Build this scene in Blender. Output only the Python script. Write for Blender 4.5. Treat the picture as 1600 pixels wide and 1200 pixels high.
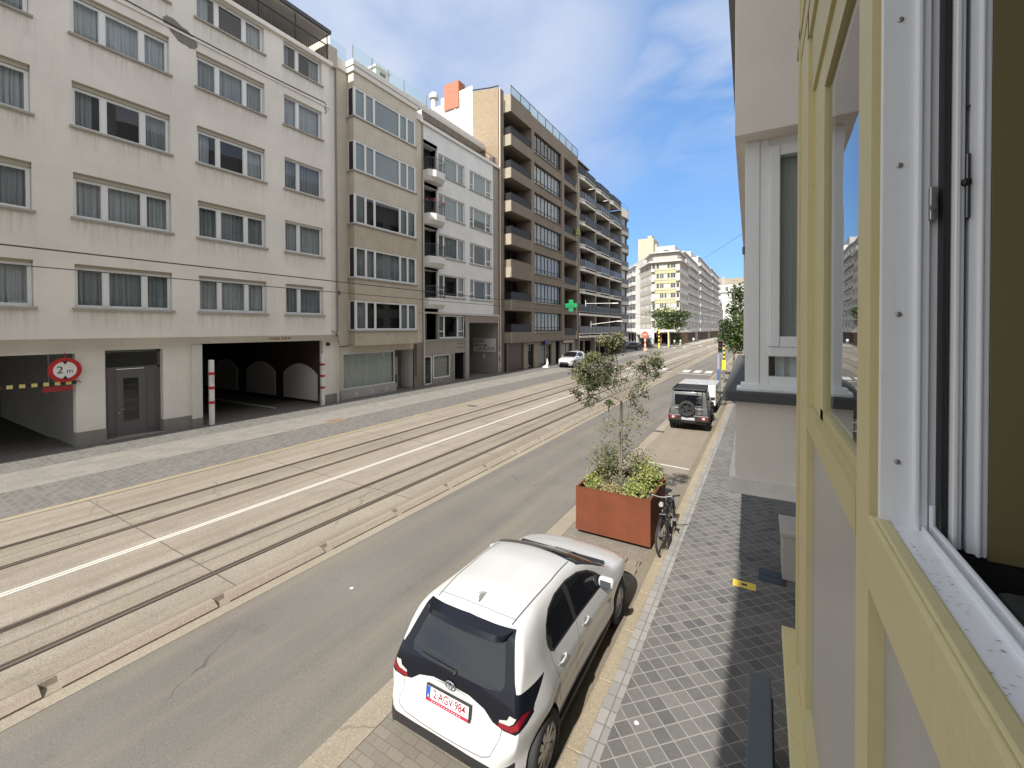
import bpy, bmesh, math, random
from mathutils import Vector, Matrix
R = math.radians
rng = random.Random(7)
for c in list(bpy.data.objects):
    bpy.data.objects.remove(c)
COL = bpy.context.scene.collection

# ------------------------------------------------------------------ mesh builder
class MB:
    def __init__(s):
        s.v = []; s.f = []; s.m = []
    def face(s, pts, m=0):
        b = len(s.v); s.v += [tuple(p) for p in pts]; s.f.append(tuple(range(b, b+len(pts)))); s.m.append(m)
    def grid(s, rows, m=0, closed=False):
        b = len(s.v); n = len(rows[0])
        for r in rows: s.v += [tuple(p) for p in r]
        for i in range(len(rows)-1):
            for j in range(n if closed else n-1):
                k = (j+1) % n
                s.f.append((b+i*n+j, b+i*n+k, b+(i+1)*n+k, b+(i+1)*n+j)); s.m.append(m)
    def box(s, x0, x1, y0, y1, z0, z1, m=0):
        b = len(s.v)
        s.v += [(x0,y0,z0),(x1,y0,z0),(x1,y1,z0),(x0,y1,z0),(x0,y0,z1),(x1,y0,z1),(x1,y1,z1),(x0,y1,z1)]
        for q in ((0,3,2,1),(4,5,6,7),(0,1,5,4),(1,2,6,5),(2,3,7,6),(3,0,4,7)):
            s.f.append(tuple(b+i for i in q)); s.m.append(m)
    def bbox(s, x0, x1, y0, y1, z0, z1, r=.02, m=0, seg=2):
        bm = bmesh.new(); bmesh.ops.create_cube(bm, size=1)
        for v in bm.verts:
            v.co = Vector((x0 if v.co.x<0 else x1, y0 if v.co.y<0 else y1, z0 if v.co.z<0 else z1))
        bmesh.ops.bevel(bm, geom=bm.edges[:], offset=r, segments=seg, affect='EDGES', profile=.5)
        s.add(bm, m); bm.free()
    def add(s, bm, m=0, mat=None):
        b = len(s.v); bm.verts.index_update()
        for v in bm.verts: s.v.append(tuple(mat @ v.co if mat else v.co))
        for f in bm.faces:
            s.f.append(tuple(b+v.index for v in f.verts)); s.m.append(m)
    def prism(s, poly, y0, y1, m=0, ax='y', cap=True):
        P = {'y': lambda a,b,t: (a,t,b), 'x': lambda a,b,t: (t,a,b), 'z': lambda a,b,t: (a,b,t)}[ax]
        b = len(s.v); n = len(poly)
        s.v += [P(p[0],p[1],y0) for p in poly] + [P(p[0],p[1],y1) for p in poly]
        for i in range(n):
            k = (i+1) % n; s.f.append((b+i,b+k,b+n+k,b+n+i)); s.m.append(m)
        if cap:
            s.f.append(tuple(b+i for i in range(n))); s.m.append(m)
            s.f.append(tuple(b+n+i for i in reversed(range(n)))); s.m.append(m)
    def tube(s, pts, r, n=8, m=0, caps=True):
        pts = [Vector(p) for p in pts]; rows = []
        rr = r if isinstance(r, (list, tuple)) else [r]*len(pts)
        up = None
        for i, p in enumerate(pts):
            d = (pts[min(i+1,len(pts)-1)] - pts[max(i-1,0)])
            d = d.normalized() if d.length > 1e-9 else Vector((0,0,1))
            if up is None or abs(up.dot(d)) > .95:
                up = Vector((0,0,1)) if abs(d.z) < .9 else Vector((1,0,0))
            a = d.cross(up).normalized(); b = a.cross(d).normalized(); up = b
            rows.append([p + (a*math.cos(2*math.pi*k/n) + b*math.sin(2*math.pi*k/n))*rr[i] for k in range(n)])
        s.grid(rows, m, True)
        if caps:
            b0 = len(s.v) - len(rows)*n
            s.f.append(tuple(b0+k for k in range(n))); s.m.append(m)
            s.f.append(tuple(b0+(len(rows)-1)*n+k for k in reversed(range(n)))); s.m.append(m)
    def lathe(s, prof, c=(0,0,0), ax='z', n=24, m=0, a0=0, a1=2*math.pi):
        rows = []
        full = abs(a1-a0-2*math.pi) < 1e-6
        for k in range(n if full else n+1):
            a = a0+(a1-a0)*k/n; ca, sa = math.cos(a), math.sin(a); row = []
            for r, h in prof:
                q = {'z': (r*ca, r*sa, h), 'x': (h, r*ca, r*sa), 'y': (r*ca, h, r*sa)}[ax]
                row.append((c[0]+q[0], c[1]+q[1], c[2]+q[2]))
            rows.append(row)
        if full: rows.append(rows[0])
        s.grid(rows, m)
    def disc(s, c, r, ax='y', n=24, m=0, rx=1.0):
        pts = []
        for k in range(n):
            a = 2*math.pi*k/n; u, w = r*rx*math.cos(a), r*math.sin(a)
            pts.append({'y': (c[0]+u,c[1],c[2]+w), 'x': (c[0],c[1]+u,c[2]+w), 'z': (c[0]+u,c[1]+w,c[2])}[ax])
        s.face(pts, m)
    # a wall panel in the plane y=const with rectangular holes, reveals and dark rooms behind
    def wall(s, x0, x1, z0, z1, y, holes=(), depth=.18, m=0, room=None, roomd=.7, mrev=None):
        mrev = m if mrev is None else mrev
        xs = sorted({x0,x1} | {c for h in holes for c in h[:2] if x0 < c < x1})
        zs = sorted({z0,z1} | {c for h in holes for c in h[2:4] if z0 < c < z1})
        for i in range(len(xs)-1):
            for j in range(len(zs)-1):
                cx, cz = (xs[i]+xs[i+1])/2, (zs[j]+zs[j+1])/2
                if any(h[0]<cx<h[1] and h[2]<cz<h[3] for h in holes): continue
                s.face([(xs[i],y,zs[j]),(xs[i+1],y,zs[j]),(xs[i+1],y,zs[j+1]),(xs[i],y,zs[j+1])], m)
        for h in holes:
            a,b,c,d = h[:4]; yy = y+depth; open_ = len(h) > 4 and h[4] == 0
            s.face([(a,y,c),(a,yy,c),(a,yy,d),(a,y,d)], mrev); s.face([(b,y,c),(b,y,d),(b,yy,d),(b,yy,c)], mrev)
            s.face([(a,y,d),(a,yy,d),(b,yy,d),(b,y,d)], mrev); s.face([(a,y,c),(b,y,c),(b,yy,c),(a,yy,c)], mrev)
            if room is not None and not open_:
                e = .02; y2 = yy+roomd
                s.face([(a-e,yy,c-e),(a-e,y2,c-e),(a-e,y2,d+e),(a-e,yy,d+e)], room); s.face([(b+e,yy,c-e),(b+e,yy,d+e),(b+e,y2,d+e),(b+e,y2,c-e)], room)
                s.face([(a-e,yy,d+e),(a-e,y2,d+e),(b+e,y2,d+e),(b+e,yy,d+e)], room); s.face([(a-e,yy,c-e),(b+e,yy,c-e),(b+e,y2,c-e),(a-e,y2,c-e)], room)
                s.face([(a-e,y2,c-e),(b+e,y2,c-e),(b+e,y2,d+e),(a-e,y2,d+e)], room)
    def mesh(s, name, mats, smooth=False, merge=False):
        me = bpy.data.meshes.new(name); me.from_pydata(s.v, [], s.f)
        for mt in (mats if isinstance(mats, (list, tuple)) else [mats]): me.materials.append(mt)
        me.polygons.foreach_set('material_index', s.m)
        if smooth: me.polygons.foreach_set('use_smooth', [True]*len(s.f))
        if merge:
            bm = bmesh.new(); bm.from_mesh(me); bmesh.ops.remove_doubles(bm, verts=bm.verts, dist=1e-4)
            bmesh.ops.recalc_face_normals(bm, faces=bm.faces); bm.to_mesh(me); bm.free()
        me.update(); return me
    def build(s, name, mats, parent=None, loc=(0,0,0), rz=0, smooth=False, merge=False):
        return link(name, s.mesh(name, mats, smooth, merge), parent, loc, rz)

def link(name, me, parent=None, loc=(0,0,0), rz=0):
    o = bpy.data.objects.new(name, me); COL.objects.link(o)
    o.location = loc; o.rotation_euler = (0,0,rz) if not isinstance(rz, tuple) else rz
    if parent: o.parent = parent
    return o
def tag(o, label=None, cat=None, group=None, kind=None):
    if label: o['label'] = label
    if cat: o['category'] = cat
    if group: o['group'] = group
    if kind: o['kind'] = kind
    return o
def thing(name, label, cat, loc=(0,0,0), rz=0, group=None):
    o = link(name, None, None, loc, rz); o.empty_display_size = .2
    return tag(o, label, cat, group)
def copy_tree(o, parent=None):
    c = o.copy(); COL.objects.link(c); c.parent = parent
    for ch in list(o.children): copy_tree(ch, c)
    return c
def dup(o, loc, rz, label, group=None, scale=None):
    c = copy_tree(o); c.location = loc; c.rotation_euler = (0,0,rz); c['label'] = label
    if group: c['group'] = group
    if scale: c.scale = scale
    return c
def smooth_by_angle(me, ang=35):
    bm = bmesh.new(); bm.from_mesh(me)
    for f in bm.faces: f.smooth = True
    for e in bm.edges:
        e.smooth = not (len(e.link_faces) == 2 and e.calc_face_angle(0) > R(ang))
    bm.to_mesh(me); bm.free()
def text_mesh(txt, size, mat, depth=.002, align='CENTER', space=1.0, sx=1.0, bold=0.0):
    cu = bpy.data.curves.new('lettering', 'FONT'); cu.body = txt; cu.size = size; cu.extrude = depth
    cu.align_x = align; cu.align_y = 'CENTER'; cu.space_character = space; cu.offset = bold; cu.resolution_u = 4
    ob = bpy.data.objects.new('lettering', cu); COL.objects.link(ob)
    me = bpy.data.meshes.new_from_object(ob.evaluated_get(bpy.context.evaluated_depsgraph_get()))
    bpy.data.objects.remove(ob); bpy.data.curves.remove(cu)
    if sx != 1.0:
        for v in me.vertices: v.co.x *= sx
    me.materials.clear(); me.materials.append(mat); return me

# ------------------------------------------------------------------ materials
class NT:
    def __init__(s, name):
        s.mat = bpy.data.materials.new(name); s.mat.use_nodes = True
        s.nt = s.mat.node_tree; s.nt.nodes.clear()
        s.out = s.n('ShaderNodeOutputMaterial')
    def n(s, t, **kw):
        nd = s.nt.nodes.new(t)
        for k, v in kw.items(): setattr(nd, k, v)
        return nd
    def l(s, a, b): s.nt.links.new(a, b)
    def co(s, scale=(1,1,1), rot=(0,0,0), loc=(0,0,0)):
        tc = s.n('ShaderNodeTexCoord'); mp = s.n('ShaderNodeMapping')
        mp.inputs['Scale'].default_value = scale; mp.inputs['Rotation'].default_value = rot; mp.inputs['Location'].default_value = loc
        s.l(tc.outputs['Object'], mp.inputs['Vector']); return mp.outputs[0]
    def noise(s, vec, scale, detail=4, rough=.6):
        nz = s.n('ShaderNodeTexNoise'); nz.inputs['Scale'].default_value = scale
        nz.inputs['Detail'].default_value = detail; nz.inputs['Roughness'].default_value = rough
        s.l(vec, nz.inputs['Vector']); return nz.outputs[0]
    def ramp(s, fac, stops):
        r = s.n('ShaderNodeValToRGB'); e = r.color_ramp.elements
        while len(e) < len(stops): e.new(.5)
        for i, (p, c) in enumerate(stops):
            e[i].position = p; e[i].color = (c,c,c,1) if isinstance(c, (int,float)) else (*c,1)
        s.l(fac, r.inputs[0]); return r.outputs[0]
    def mix(s, fac, a, b, mode='MIX'):
        m = s.n('ShaderNodeMix', data_type='RGBA', blend_type=mode)
        for sock, v in ((m.inputs[0], fac), (m.inputs[6], a), (m.inputs[7], b)):
            if hasattr(v, 'is_linked'): s.l(v, sock)
            elif isinstance(v, (int,float)): sock.default_value = v if sock == m.inputs[0] else (v,v,v,1)
            else: sock.default_value = (*v,1)
        return m.outputs[2]
    def cracks(s, v, scale, wd):
        nz = s.n('ShaderNodeTexNoise'); nz.inputs['Scale'].default_value = 1.7; nz.inputs['Detail'].default_value = 5; s.l(v, nz.inputs['Vector'])
        ad = s.n('ShaderNodeVectorMath', operation='MULTIPLY_ADD'); s.l(nz.outputs[1], ad.inputs[0]); ad.inputs[1].default_value = (.7,.7,0); s.l(v, ad.inputs[2])
        vo = s.n('ShaderNodeTexVoronoi', feature='DISTANCE_TO_EDGE'); vo.inputs['Scale'].default_value = scale; s.l(ad.outputs[0], vo.inputs['Vector'])
        line = s.ramp(vo.outputs['Distance'], [(0,1),(wd*scale*2,0)])
        return s.mix(1.0, line, s.ramp(s.noise(v, .25, 3), [(.56,0),(.62,.75)]), 'MULTIPLY')
    def bump(s, h, strength=.3, dist=.01, nrm=None):
        b = s.n('ShaderNodeBump'); b.inputs['Strength'].default_value = strength; b.inputs['Distance'].default_value = dist
        s.l(h, b.inputs['Height'])
        if nrm is not None: s.l(nrm, b.inputs['Normal'])
        return b.outputs[0]
    def bsdf(s, col, rough=.8, metal=0, nrm=None, coat=0, spec=.5, emit=None, estr=0):
        p = s.n('ShaderNodeBsdfPrincipled')
        if hasattr(col, 'is_linked'): s.l(col, p.inputs['Base Color'])
        else: p.inputs['Base Color'].default_value = (*col,1)
        if hasattr(rough, 'is_linked'): s.l(rough, p.inputs['Roughness'])
        else: p.inputs['Roughness'].default_value = rough
        p.inputs['Metallic'].default_value = metal; p.inputs['Coat Weight'].default_value = coat
        p.inputs['Coat Roughness'].default_value = .04; p.inputs['Specular IOR Level'].default_value = spec
        if emit: p.inputs['Emission Color'].default_value = (*emit,1); p.inputs['Emission Strength'].default_value = estr
        if nrm is not None: s.l(nrm, p.inputs['Normal'])
        s.l(p.outputs[0], s.out.inputs[0]); return s.mat

MC = {}
def cached(fn):
    def w(*a, **k):
        key = (fn.__name__, a, tuple(sorted(k.items())))
        if key not in MC: MC[key] = fn(*a, **k)
        return MC[key]
    return w
def mulc(c, k): return tuple(min(1, x*k) for x in c)

@cached
def paint(col, rough=.45, var=.08, sc=6.0, metal=0, coat=0, spec=.5, grime=0.0):
    t = NT('paint'); v = t.co()
    c = t.mix(t.noise(v, sc, 5), mulc(col, 1-var), mulc(col, 1+var))
    if grime:
        c = t.mix(t.ramp(t.noise(v, 5, 9, .8), [(.55,0),(.78,grime)]), c, mulc(col,.45))
        c = t.mix(t.ramp(t.noise(t.co((30,30,1.2)), 1.0, 4, .7), [(.58,0),(.8,grime*.8)]), c, mulc(col,.55))
        c = t.mix(t.ramp(t.noise(v, 140, 3, .8), [(.70,0),(.74,grime)]), c, mulc(col,.35))
    return t.bsdf(c, rough, metal, t.bump(t.noise(v, sc*14, 3), .08, .004), coat, spec)
@cached
def plain(col, rough=.5, metal=0, coat=0, spec=.5):
    t = NT('plain'); v = t.co()
    return t.bsdf(t.mix(t.noise(v, 9, 2), mulc(col,.96), mulc(col,1.04)), rough, metal, None, coat, spec)
@cached
def plaster(col, stain=(.25,.22,.18), amt=.35, sc=.6, bumpy=.4, streak=.5, sills=None):
    """Weathered render: broad tone patches, runs of dirt downwards, fine grain."""
    t = NT('plaster'); v = t.co()
    if sills: amt = amt*1.2
    big = t.noise(v, sc, 6, .65)
    c = t.mix(t.ramp(big, [(.3,0),(.75,1)]), mulc(col,.87), mulc(col,1.06))
    st = t.noise(t.co((3.5,3.5,.28)), 1.0, 5, .7)
    c = t.mix(t.ramp(st, [(.56,0),(.8,streak*amt)]), c, stain)
    sp = t.noise(v, 2.6, 8, .8)
    c = t.mix(t.ramp(sp, [(.6,0),(.78,amt)]), c, stain)
    c = t.mix(t.ramp(t.noise(v, 45, 2), [(.35,.0),(.7,.12)]), c, mulc(col,.7))
    if sills:                                          # dirt washed down the wall below each window sill
        zs, xs = sills; sp3 = t.n('ShaderNodeSeparateXYZ'); t.l(v, sp3.inputs[0])
        def axis(o, lo, hi, stops):
            mr = t.n('ShaderNodeMapRange'); mr.inputs[1].default_value = lo; mr.inputs[2].default_value = hi; t.l(sp3.outputs[o], mr.inputs[0])
            return t.ramp(mr.outputs[0], [((p-lo)/(hi-lo), q) for p, q in stops])
        zr = axis(2, 0, 22, [(0,0)]+[s_ for z in zs for s_ in ((z-1.0,0),(z-.12,1),(z-.08,0))])
        xr = axis(0, -5, 17, [(-5,0)]+[s_ for a, b in xs for s_ in ((a-.15,0),(a,1),(b,1),(b+.15,0))])
        run = t.ramp(t.noise(t.co((9,9,.5)), 1.0, 4, .7), [(.40,0),(.68,1)])
        msk = t.mix(1.0, t.mix(1.0, zr, xr, 'MULTIPLY'), run, 'MULTIPLY')
        c = t.mix(t.mix(1.0, msk, .42, 'MULTIPLY'), c, (.22,.185,.145))
    hgt = t.mix(.5, t.noise(v, 70, 3), t.noise(v, 3.5, 6))
    return t.bsdf(c, .9, 0, t.bump(hgt, bumpy, .02), 0, .25)
@cached
def brick(c1, c2, mortar, w=.22, h=.075, ms=.008, axis='xz', off=.5, bump=.5, rough=.85, rot=0.0, dirt=(.2,.18,.15), damt=.25, loc=(0,0,0)):
    t = NT('masonry')
    v = t.co((1,1,1), {'xz': (R(90),0,0), 'yz': (R(90),0,R(90)), 'xy': (0,0,rot)}[axis] if axis == 'xy' else (0,0,0), loc)
    if axis != 'xy':
        sp = t.n('ShaderNodeSeparateXYZ'); cb = t.n('ShaderNodeCombineXYZ'); t.l(v, sp.inputs[0])
        t.l(sp.outputs[0 if axis == 'xz' else 1], cb.inputs[0]); t.l(sp.outputs[2], cb.inputs[1]); v = cb.outputs[0]
    b = t.n('ShaderNodeTexBrick'); b.offset = off; b.squash = 1
    b.inputs['Scale'].default_value = 1; b.inputs['Mortar Size'].default_value = ms; b.inputs['Mortar Smooth'].default_value = .3
    b.inputs['Brick Width'].default_value = w; b.inputs['Row Height'].default_value = h
    b.inputs['Color1'].default_value = (*c1,1); b.inputs['Color2'].default_value = (*c2,1); b.inputs['Mortar'].default_value = (*mortar,1)
    t.l(v, b.inputs['Vector'])
    o = t.co()
    c = t.mix(t.ramp(t.noise(o, 1.1, 7, .7), [(.42,0),(.75,damt)]), b.outputs[0], dirt)
    c = t.mix(t.ramp(t.noise(o, 38, 3), [(.3,.22),(.7,0)]), c, mulc(c1,.55))
    c = t.mix(t.ramp(t.noise(o, 120, 2), [(.55,0),(.75,.25)]), c, mulc(c2,1.6))
    n1 = t.bump(b.outputs['Fac'], -bump, .012)
    return t.bsdf(c, rough, 0, t.bump(t.noise(o, 60, 4), .35, .006, n1), 0, .3)
@cached
def asphalt(col=(.12,.118,.11)):
    t = NT('asphalt'); v = t.co()
    c = t.mix(t.ramp(t.noise(v, .35, 5), [(.3,0),(.7,1)]), mulc(col,.82), mulc(col,1.12))
    c = t.mix(t.ramp(t.noise(t.co((1.6,.06,1)), 1.2, 4), [(.45,0),(.62,.55)]), c, mulc((col[0]*1.08,col[1],col[2]*.86),1.3))
    c = t.mix(t.ramp(t.noise(t.co((2.2,.12,1), loc=(3,5,0)), 1.0, 5), [(.55,0),(.7,.3)]), c, mulc(col,.6))
    c = t.mix(t.ramp(t.noise(v, 150, 2), [(.5,0),(.72,.55)]), c, mulc(col,2.3))
    c = t.mix(t.ramp(t.noise(v, 95, 2), [(.28,.6),(.45,0)]), c, mulc(col,.4))
    c = t.mix(t.ramp(t.noise(v, 42, 3, .8), [(.34,.5),(.47,0)]), c, mulc(col,.5))
    c = t.mix(t.ramp(t.noise(v, 33, 2, .8), [(.60,0),(.68,.5)]), c, mulc(col,1.7))
    c = t.mix(t.ramp(t.noise(v, 7, 4, .75), [(.68,0),(.74,.5)]), c, mulc(col,.5))
    c = t.mix(t.cracks(v, .32, .010), c, mulc(col,.35))
    c = t.mix(t.ramp(t.noise(v, 1.3, 8, .75), [(.58,0),(.72,.4)]), c, mulc(col,.62))
    c = t.mix(t.ramp(t.noise(t.co((1,1,1), loc=(9,4,0)), 2.1, 7, .8), [(.64,0),(.73,.35)]), c, mulc(col,1.4))
    return t.bsdf(c, .88, 0, t.bump(t.noise(v, 160, 3), .5, .008), 0, .25)
@cached
def aggregate(col=(.24,.205,.16), dark=(.1,.085,.065), spk=.6):
    t = NT('aggregate'); v = t.co()
    c = t.mix(t.ramp(t.noise(v, .5, 6), [(.3,0),(.7,1)]), mulc(col,.85), mulc(col,1.1))
    c = t.mix(t.ramp(t.noise(t.co((2.4,.1,1)), 1.0, 5), [(.42,0),(.62,.68)]), c, mulc(dark,1.5))
    c = t.mix(t.ramp(t.noise(v, 85, 3, .7), [(.36,spk),(.5,0)]), c, dark)
    c = t.mix(t.ramp(t.noise(v, 120, 2), [(.58,0),(.7,.6)]), c, mulc(col,2.0))
    c = t.mix(t.ramp(t.noise(v, 30, 4, .85), [(.36,.7),(.48,0)]), c, mulc(dark,1.15))
    c = t.mix(t.ramp(t.noise(v, 36, 3, .8), [(.57,0),(.66,.5)]), c, mulc(col,1.6))
    c = t.mix(t.ramp(t.noise(v, 2.5, 8, .8), [(.62,0),(.8,.4)]), c, mulc(col,1.35))
    c = t.mix(t.cracks(v, .28, .009), c, mulc(dark,.5))
    c = t.mix(t.ramp(t.noise(v, .9, 7, .75), [(.54,0),(.70,.45)]), c, mulc(dark,1.3))
    return t.bsdf(c, .9, 0, t.bump(t.noise(v, 110, 3), .5, .008), 0, .25)
@cached
def glass(tint=(.85,.9,.9), rough=.0, base=.0):
    t = NT('window_glass'); v = t.co()
    nb = t.bump(t.noise(v, 1.3, 2), .03, .05)
    lw = t.n('ShaderNodeLayerWeight'); lw.inputs[0].default_value = .5; t.l(nb, lw.inputs['Normal'])
    pw = t.n('ShaderNodeMath', operation='POWER'); t.l(lw.outputs['Facing'], pw.inputs[0]); pw.inputs[1].default_value = 4.5
    fr = t.n('ShaderNodeMath', operation='MULTIPLY_ADD'); t.l(pw.outputs[0], fr.inputs[0]); fr.inputs[1].default_value = .93; fr.inputs[2].default_value = .06
    g = t.n('ShaderNodeBsdfGlossy'); g.inputs['Roughness'].default_value = rough; g.inputs['Color'].default_value = (.95,.97,1,1); t.l(nb, g.inputs['Normal'])
    tr = t.n('ShaderNodeBsdfTransparent'); tr.inputs[0].default_value = (*tint,1)
    m = t.n('ShaderNodeMixShader'); t.l(fr.outputs[0], m.inputs[0]); t.l(tr.outputs[0], m.inputs[1]); t.l(g.outputs[0], m.inputs[2])
    t.l(m.outputs[0], t.out.inputs[0]); return t.mat
@cached
def darkglass(col=(.012,.014,.017), rough=.03):
    t = NT('dark_glass'); v = t.co()
    return t.bsdf(col, rough, 0, t.bump(t.noise(v, 1.5, 2), .02, .05), 0, .6)
@cached
def fabric(col):
    t = NT('curtain_fabric'); v = t.co()
    c = t.mix(t.noise(t.co((14,14,.6)), 1.0, 3), mulc(col,.75), mulc(col,1.15))
    return t.bsdf(c, .95, 0, None, 0, .1)
@cached
def leafmat(c1, c2, sc=5.0):
    t = NT('leaf'); v = t.co()
    c = t.mix(t.ramp(t.noise(v, sc, 3), [(.35,0),(.65,1)]), c1, c2)
    d = t.n('ShaderNodeBsdfPrincipled'); t.l(c, d.inputs['Base Color']); d.inputs['Roughness'].default_value = .5
    tl = t.n('ShaderNodeBsdfTranslucent'); t.l(c, tl.inputs[0])
    m = t.n('ShaderNodeMixShader'); m.inputs[0].default_value = .3
    t.l(d.outputs[0], m.inputs[1]); t.l(tl.outputs[0], m.inputs[2]); t.l(m.outputs[0], t.out.inputs[0]); return t.mat
@cached
def bark(col=(.16,.13,.10)):
    t = NT('bark'); v = t.co((1,1,.3))
    return t.bsdf(t.mix(t.noise(v, 30, 5), mulc(col,.6), mulc(col,1.3)), .95, 0, t.bump(t.noise(v, 60, 4), .6, .01))
@cached
def corten():
    t = NT('corten_steel'); v = t.co()
    c = t.mix(t.ramp(t.noise(v, 1.6, 6), [(.3,0),(.7,1)]), (.095,.027,.012), (.155,.043,.020))
    c = t.mix(t.ramp(t.noise(t.co((7,7,.5)), 1.2, 5), [(.5,0),(.75,.45)]), c, (.085,.03,.017))
    c = t.mix(t.ramp(t.noise(v, 60, 3), [(.4,0),(.7,.35)]), c, (.18,.062,.028))
    return t.bsdf(c, .75, 0, t.bump(t.noise(v, 90, 3), .2, .003), 0, .3)
@cached
def carpaint(col, rough=.3):
    t = NT('car_paint'); v = t.co()
    return t.bsdf(t.mix(t.noise(v, 3, 3), mulc(col,.97), mulc(col,1.02)), rough, 0, t.bump(t.noise(v, 400, 2), .012, .001), .8)
@cached
def lamp(col, strength):
    t = NT('lit'); return t.bsdf(mulc(col,.6), .4, 0, None, 0, .5, col, strength)

WHITE = paint((.74,.755,.76), .35, .03)
BLACK = plain((.012,.012,.013), .5)
RUBBER = plain((.018,.018,.019), .8)
STEEL = plain((.45,.45,.45), .35, .9)
GREYM = plain((.2,.2,.205), .5, .4)
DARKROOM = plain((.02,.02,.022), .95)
GLASS = glass()
SUN_E, SKY_E, EXPO, FILL_CLOUD = 4.9, .135, .8, 5.4
# ------------------------------------------------------------------ camera, sun, sky
sc = bpy.context.scene
cam = bpy.data.cameras.new('camera'); camo = bpy.data.objects.new('camera', cam); COL.objects.link(camo)
yaw, pitch, roll = .53477, .01213, -.00318
fw = Vector((-math.sin(yaw)*math.cos(pitch), math.cos(yaw)*math.cos(pitch), -math.sin(pitch)))
rt = Vector((math.cos(yaw), math.sin(yaw), 0)); up = rt.cross(fw)
rx = rt*math.cos(roll)+up*math.sin(roll); uy = up*math.cos(roll)-rt*math.sin(roll)
camo.matrix_world = Matrix(((rx.x,uy.x,-fw.x,0),(rx.y,uy.y,-fw.y,0),(rx.z,uy.z,-fw.z,4.4),(0,0,0,1)))
cam.sensor_width = 36; cam.lens = 36*661/1600; cam.shift_y = -(600-522.1)/1600
cam.clip_start = .02; cam.clip_end = 3000
sc.camera = camo
SD = Vector((.004, 1.03, -1)).normalized()          # direction the sunlight travels
sl = bpy.data.lights.new('sun', 'SUN'); sl.energy = SUN_E; sl.angle = R(.5); sl.color = (1,.955,.885)
so = bpy.data.objects.new('sun', sl); COL.objects.link(so); so.location = (0,-20,40)
so.rotation_euler = SD.to_track_quat('-Z','Y').to_euler()
w = bpy.data.worlds.new('World'); sc.world = w; w.use_nodes = True
nt = w.node_tree; nt.nodes.clear()
N = nt.nodes.new; L = nt.links.new
out = N('ShaderNodeOutputWorld'); bg = N('ShaderNodeBackground'); sky = N('ShaderNodeTexSky')
sky.sky_type = 'NISHITA'; sky.sun_disc = False
sky.sun_elevation = math.asin(-SD.z); sky.sun_rotation = math.atan2(-SD.x, -SD.y)
sky.air_density = 1.0; sky.dust_density = 0; sky.ozone_density = 3; sky.altitude = 0
tc = N('ShaderNodeTexCoord'); nrm = N('ShaderNodeVectorMath'); nrm.operation = 'NORMALIZE'; L(tc.outputs['Generated'], nrm.inputs[0])
def wmap(scale, rot=(0,0,0), loc=(0,0,0)):
    m = N('ShaderNodeMapping'); m.inputs['Scale'].default_value = scale; m.inputs['Rotation'].default_value = rot; m.inputs['Location'].default_value = loc
    L(nrm.outputs[0], m.inputs[0]); return m.outputs[0]
def wnoise(v, s, d=6, r=.55, dist=.3):
    n = N('ShaderNodeTexNoise'); n.inputs['Scale'].default_value = s; n.inputs['Detail'].default_value = d
    n.inputs['Roughness'].default_value = r; n.inputs['Distortion'].default_value = dist; L(v, n.inputs['Vector']); return n.outputs[0]
def wramp(f, a, b):
    r = N('ShaderNodeMapRange'); r.interpolation_type = 'SMOOTHSTEP'; r.inputs[1].default_value = a; r.inputs[2].default_value = b; L(f, r.inputs[0]); return r.outputs[0]
def wmath(op, a, b):
    m = N('ShaderNodeMath'); m.operation = op
    for i, q in enumerate((a, b)):
        if hasattr(q, 'is_linked'): L(q, m.inputs[i])
        else: m.inputs[i].default_value = q
    return m.outputs[0]
def lobe(d, a, b):                                    # a bank of cloud round one compass direction and height
    dt = N('ShaderNodeVectorMath'); dt.operation = 'DOT_PRODUCT'; L(nrm.outputs[0], dt.inputs[0])
    dt.inputs[1].default_value = Vector(d).normalized(); return wramp(dt.outputs['Value'], a, b)
n1 = wnoise(wmap((1,1,1.7), (0,0,R(20))), 2.2, 6, .5, .25)
n2 = wnoise(wmap((1.0,1.2,4.0), (R(8),R(6),R(40)), (2,1,.4)), 2.6, 7, .5, .4)
bank0 = wmath('MULTIPLY', wmath('MULTIPLY', wramp(n1, .12, .56), lobe((-.56,.64,.58), .885, .985)), 1.0)
bank = wmath('MAXIMUM', bank0, wmath('MULTIPLY', wmath('MULTIPLY', wramp(wnoise(wmap((1,1,2.0), (0,R(20),R(70)), (5,3,1)), 3.2, 7, .55, .5), .36, .68), lobe((-.36,.76,.55), .93, .995)), .6))
wisp = wmath('MULTIPLY', wmath('MULTIPLY', wramp(n2, .42, .72), lobe((-.10,.87,.48), .972, .998)), .65)
thin = wmath('MULTIPLY', wramp(n1, .45, .85), .10)
fac = wmath('MAXIMUM', wmath('MAXIMUM', bank, wisp), thin)
gm = N('ShaderNodeGamma'); gm.inputs[1].default_value = .47; L(sky.outputs[0], gm.inputs[0])          # softer fall-off between zenith and horizon
hs = N('ShaderNodeMix'); hs.data_type = 'RGBA'; hs.blend_type = 'MULTIPLY'; hs.inputs[0].default_value = 1; L(gm.outputs[0], hs.inputs[6]); hs.inputs[7].default_value = (.774,1.247,1.894,1)
mx = N('ShaderNodeMix'); mx.data_type = 'RGBA'; L(fac, mx.inputs[0]); L(hs.outputs[2], mx.inputs[6]); mx.inputs[7].default_value = (2.9, 3.2, 3.9, 1)
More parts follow.
